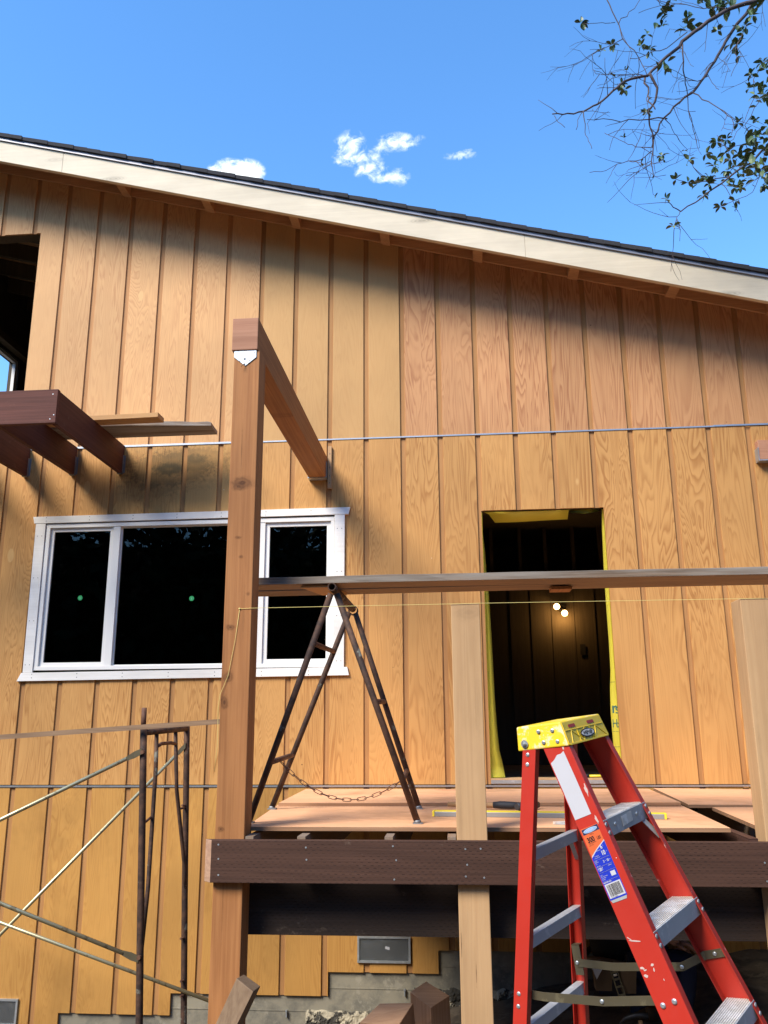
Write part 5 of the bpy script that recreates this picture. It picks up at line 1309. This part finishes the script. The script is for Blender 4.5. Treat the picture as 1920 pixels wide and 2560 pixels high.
# bare body: head, neck, hands, forearms and a thin core inside the clothes
J = [((1.27, -1.15, .33), .10), ((1.27, -1.13, .52), .10), ((1.30, -1.10, .70), .11), ((1.36, -1.06, .80), .055), ((1.41, -1.03, .87), .055), ((1.44, -1.02, .95), .085), ((1.45, -1.02, 1.03), .07),
     ((1.40, -1.26, .73), .045), ((1.50, -1.33, .60), .036), ((1.565, -1.32, .545), .024), ((1.60, -1.31, .525), .030),
     ((1.22, -.98, .72), .045), ((1.36, -.86, .60), .036), ((1.52, -.90, .54), .026), ((1.57, -.92, .53), .028),
     ((1.38, -1.22, .34), .07), ((1.66, -1.26, .47), .055), ((1.57, -1.25, .15), .04), ((1.66, -1.26, .09), .035),
     ((1.34, -1.02, .33), .07), ((1.58, -.94, .45), .055), ((1.52, -.95, .15), .04), ((1.62, -.95, .09), .035)]
E_ = [(0, 1), (1, 2), (2, 3), (3, 4), (4, 5), (5, 6), (2, 7), (7, 8), (8, 9), (9, 10), (2, 11), (11, 12), (12, 13), (13, 14), (0, 15), (15, 16), (16, 17), (17, 18), (0, 19), (19, 20), (20, 21), (21, 22)]
body = skin('body', J, E_, M['skin'])
for hx, hy, hz, sgn in ((1.60, -1.31, .525, 1), (1.57, -.92, .53, -1)):
    for k in range(5):
        L_ = (.062, .075, .08, .074, .058)[k]; off = (-.034, -.018, 0, .017, .033)[k]
        if k == 0: a = Vector((hx - .015, hy - .028 * sgn, hz + .0)); P_ = [a, a + Vector((.016, -.022 * sgn, -.008)), a + Vector((.040, -.028 * sgn, -.020))]
        else: a = Vector((hx + .012, hy + off, hz)); P_ = [a, a + Vector((L_ * .42, off * .2, .002)), a + Vector((L_ * .75, off * .3, -.016)), a + Vector((L_ * .92, off * .3, -.040))]
        bm = NB(); tube(bm, P_, [.0095, .009, .008, .0065][:len(P_)], 8); obj('finger', bm, M['skin'], per)
skin('jacket', [((1.27, -1.15, .36), (.15, .17)), ((1.27, -1.13, .52), (.15, .17)), ((1.30, -1.10, .70), (.14, .18)), ((1.355, -1.065, .79), .075),
     ((1.40, -1.27, .73), .065), ((1.50, -1.335, .60), .052), ((1.558, -1.322, .55), .040), ((1.22, -.97, .72), .065), ((1.36, -.85, .60), .052), ((1.51, -.90, .545), .040)],
     [(0, 1), (1, 2), (2, 3), (2, 4), (4, 5), (5, 6), (2, 7), (7, 8), (8, 9)], M['jacket'])
skin('jeans', [((1.28, -1.15, .33), (.15, .15)), ((1.38, -1.23, .33), .105), ((1.66, -1.27, .455), .078), ((1.57, -1.26, .10), .066), ((1.335, -1.02, .32), .105), ((1.58, -.94, .44), .078), ((1.52, -.95, .10), .066)],
     [(0, 1), (1, 2), (2, 3), (0, 4), (4, 5), (5, 6)], M['jeans'])
for by in (-1.26, -.95):
    bm = NB(); x_ = 1.57 if by < -1 else 1.52
    tube(bm, [(x_ - .05, by, .06), (x_, by, .075), (x_ + .10, by, .055), (x_ + .19, by, .045), (x_ + .22, by, .035)], [.04, .052, .046, .040, .02], 10); obj('boot', bm, M['leather'], per)
bm = NB(); ball(bm, (1.435, -1.00, .975), .098, (1, .95, 1.0), 16, 10); obj('hair', bm, M['hair'], per)
bm = NB(); tube(bm, [(1.27 + .165 * math.cos(a), -1.15 + .18 * math.sin(a), .42 + .01 * math.cos(a * 3)) for a in [2 * math.pi * k / 20 for k in range(21)]], .018, 6)
for cx_, cy_, cz_, w_, hh_ in ((1.17, -1.31, .355, .085, .13), (1.30, -1.35, .35, .07, .12)):
    hexa(bm, [(cx_ - w_ / 2, cy_ - .04, cz_ - hh_ / 2), (cx_ + w_ / 2, cy_ - .04, cz_ - hh_ / 2), (cx_ + w_ / 2, cy_ + .03, cz_ - hh_ / 2), (cx_ - w_ / 2, cy_ + .03, cz_ - hh_ / 2), (cx_ - w_ * .6, cy_ - .06, cz_ + hh_ / 2), (cx_ + w_ * .6, cy_ - .06, cz_ + hh_ / 2), (cx_ + w_ * .6, cy_ + .03, cz_ + hh_ / 2), (cx_ - w_ * .6, cy_ + .03, cz_ + hh_ / 2)])
bmesh.ops.recalc_face_normals(bm, faces=bm.faces[:])
obj('tool_belt', bm, M['leather'], per)
# small things in the belt
tl = thing('torpedo_level', 'short grey torpedo level standing in the tool belt', 'level', (1.24, -1.5, .30))
a, b = Vector((1.207, -1.42, .452)), Vector((1.258, -1.46, .262)); d = (b - a).normalized(); ax = Vector((1, 0, .27)).normalized()
bm = NB(); bar(bm, a - ax * .0165, b - ax * .0165, .010, .006, ax); bar(bm, a + ax * .0165, b + ax * .0165, .010, .006, ax)
for t in (.04, .25, .42, .60, .8, .97): bar(bm, a.lerp(b, t) - ax * .0135, a.lerp(b, t) + ax * .0135, .008, .010, d)
bmesh.ops.recalc_face_normals(bm, faces=bm.faces[:]); obj('body', bm, M['spread'], tl)
bm = NB(); tube(bm, [a.lerp(b, .32) - ax * .010, a.lerp(b, .32) + ax * .010], .006, 8); obj('vial', bm, M['tread'], tl)
bm = NB(); P = [(1.140, -1.40, .452), (1.168, -1.40, .436), (1.160, -1.41, .415), (1.125, -1.42, .365), (1.103, -1.41, .425)]
slab(bm, P, (0, -1, 0), .001); bmesh.ops.recalc_face_normals(bm, faces=bm.faces[:]); obj('paper_sheet', bm, M['paper'], base=(1.14, -1.4, .37), label='scrap of white paper sticking out of the tool belt', cat='paper')
hm2 = thing('claw_hammer', 'small claw hammer hanging below the tool belt', 'hammer', (1.34, -1.42, .1))
bm = NB(); tube(bm, [(1.365, -1.40, -.06), (1.350, -1.405, .10), (1.342, -1.41, .165)], [.014, .013, .012], 8); obj('handle', bm, M['hickory'], hm2)
bm = NB(); tube(bm, [(1.232, -1.40, .142), (1.262, -1.405, .172), (1.305, -1.41, .188), (1.345, -1.41, .192), (1.385, -1.41, .188)], [.004, .010, .013, .014, .016], 8); obj('head', bm, M['iron'], hm2)
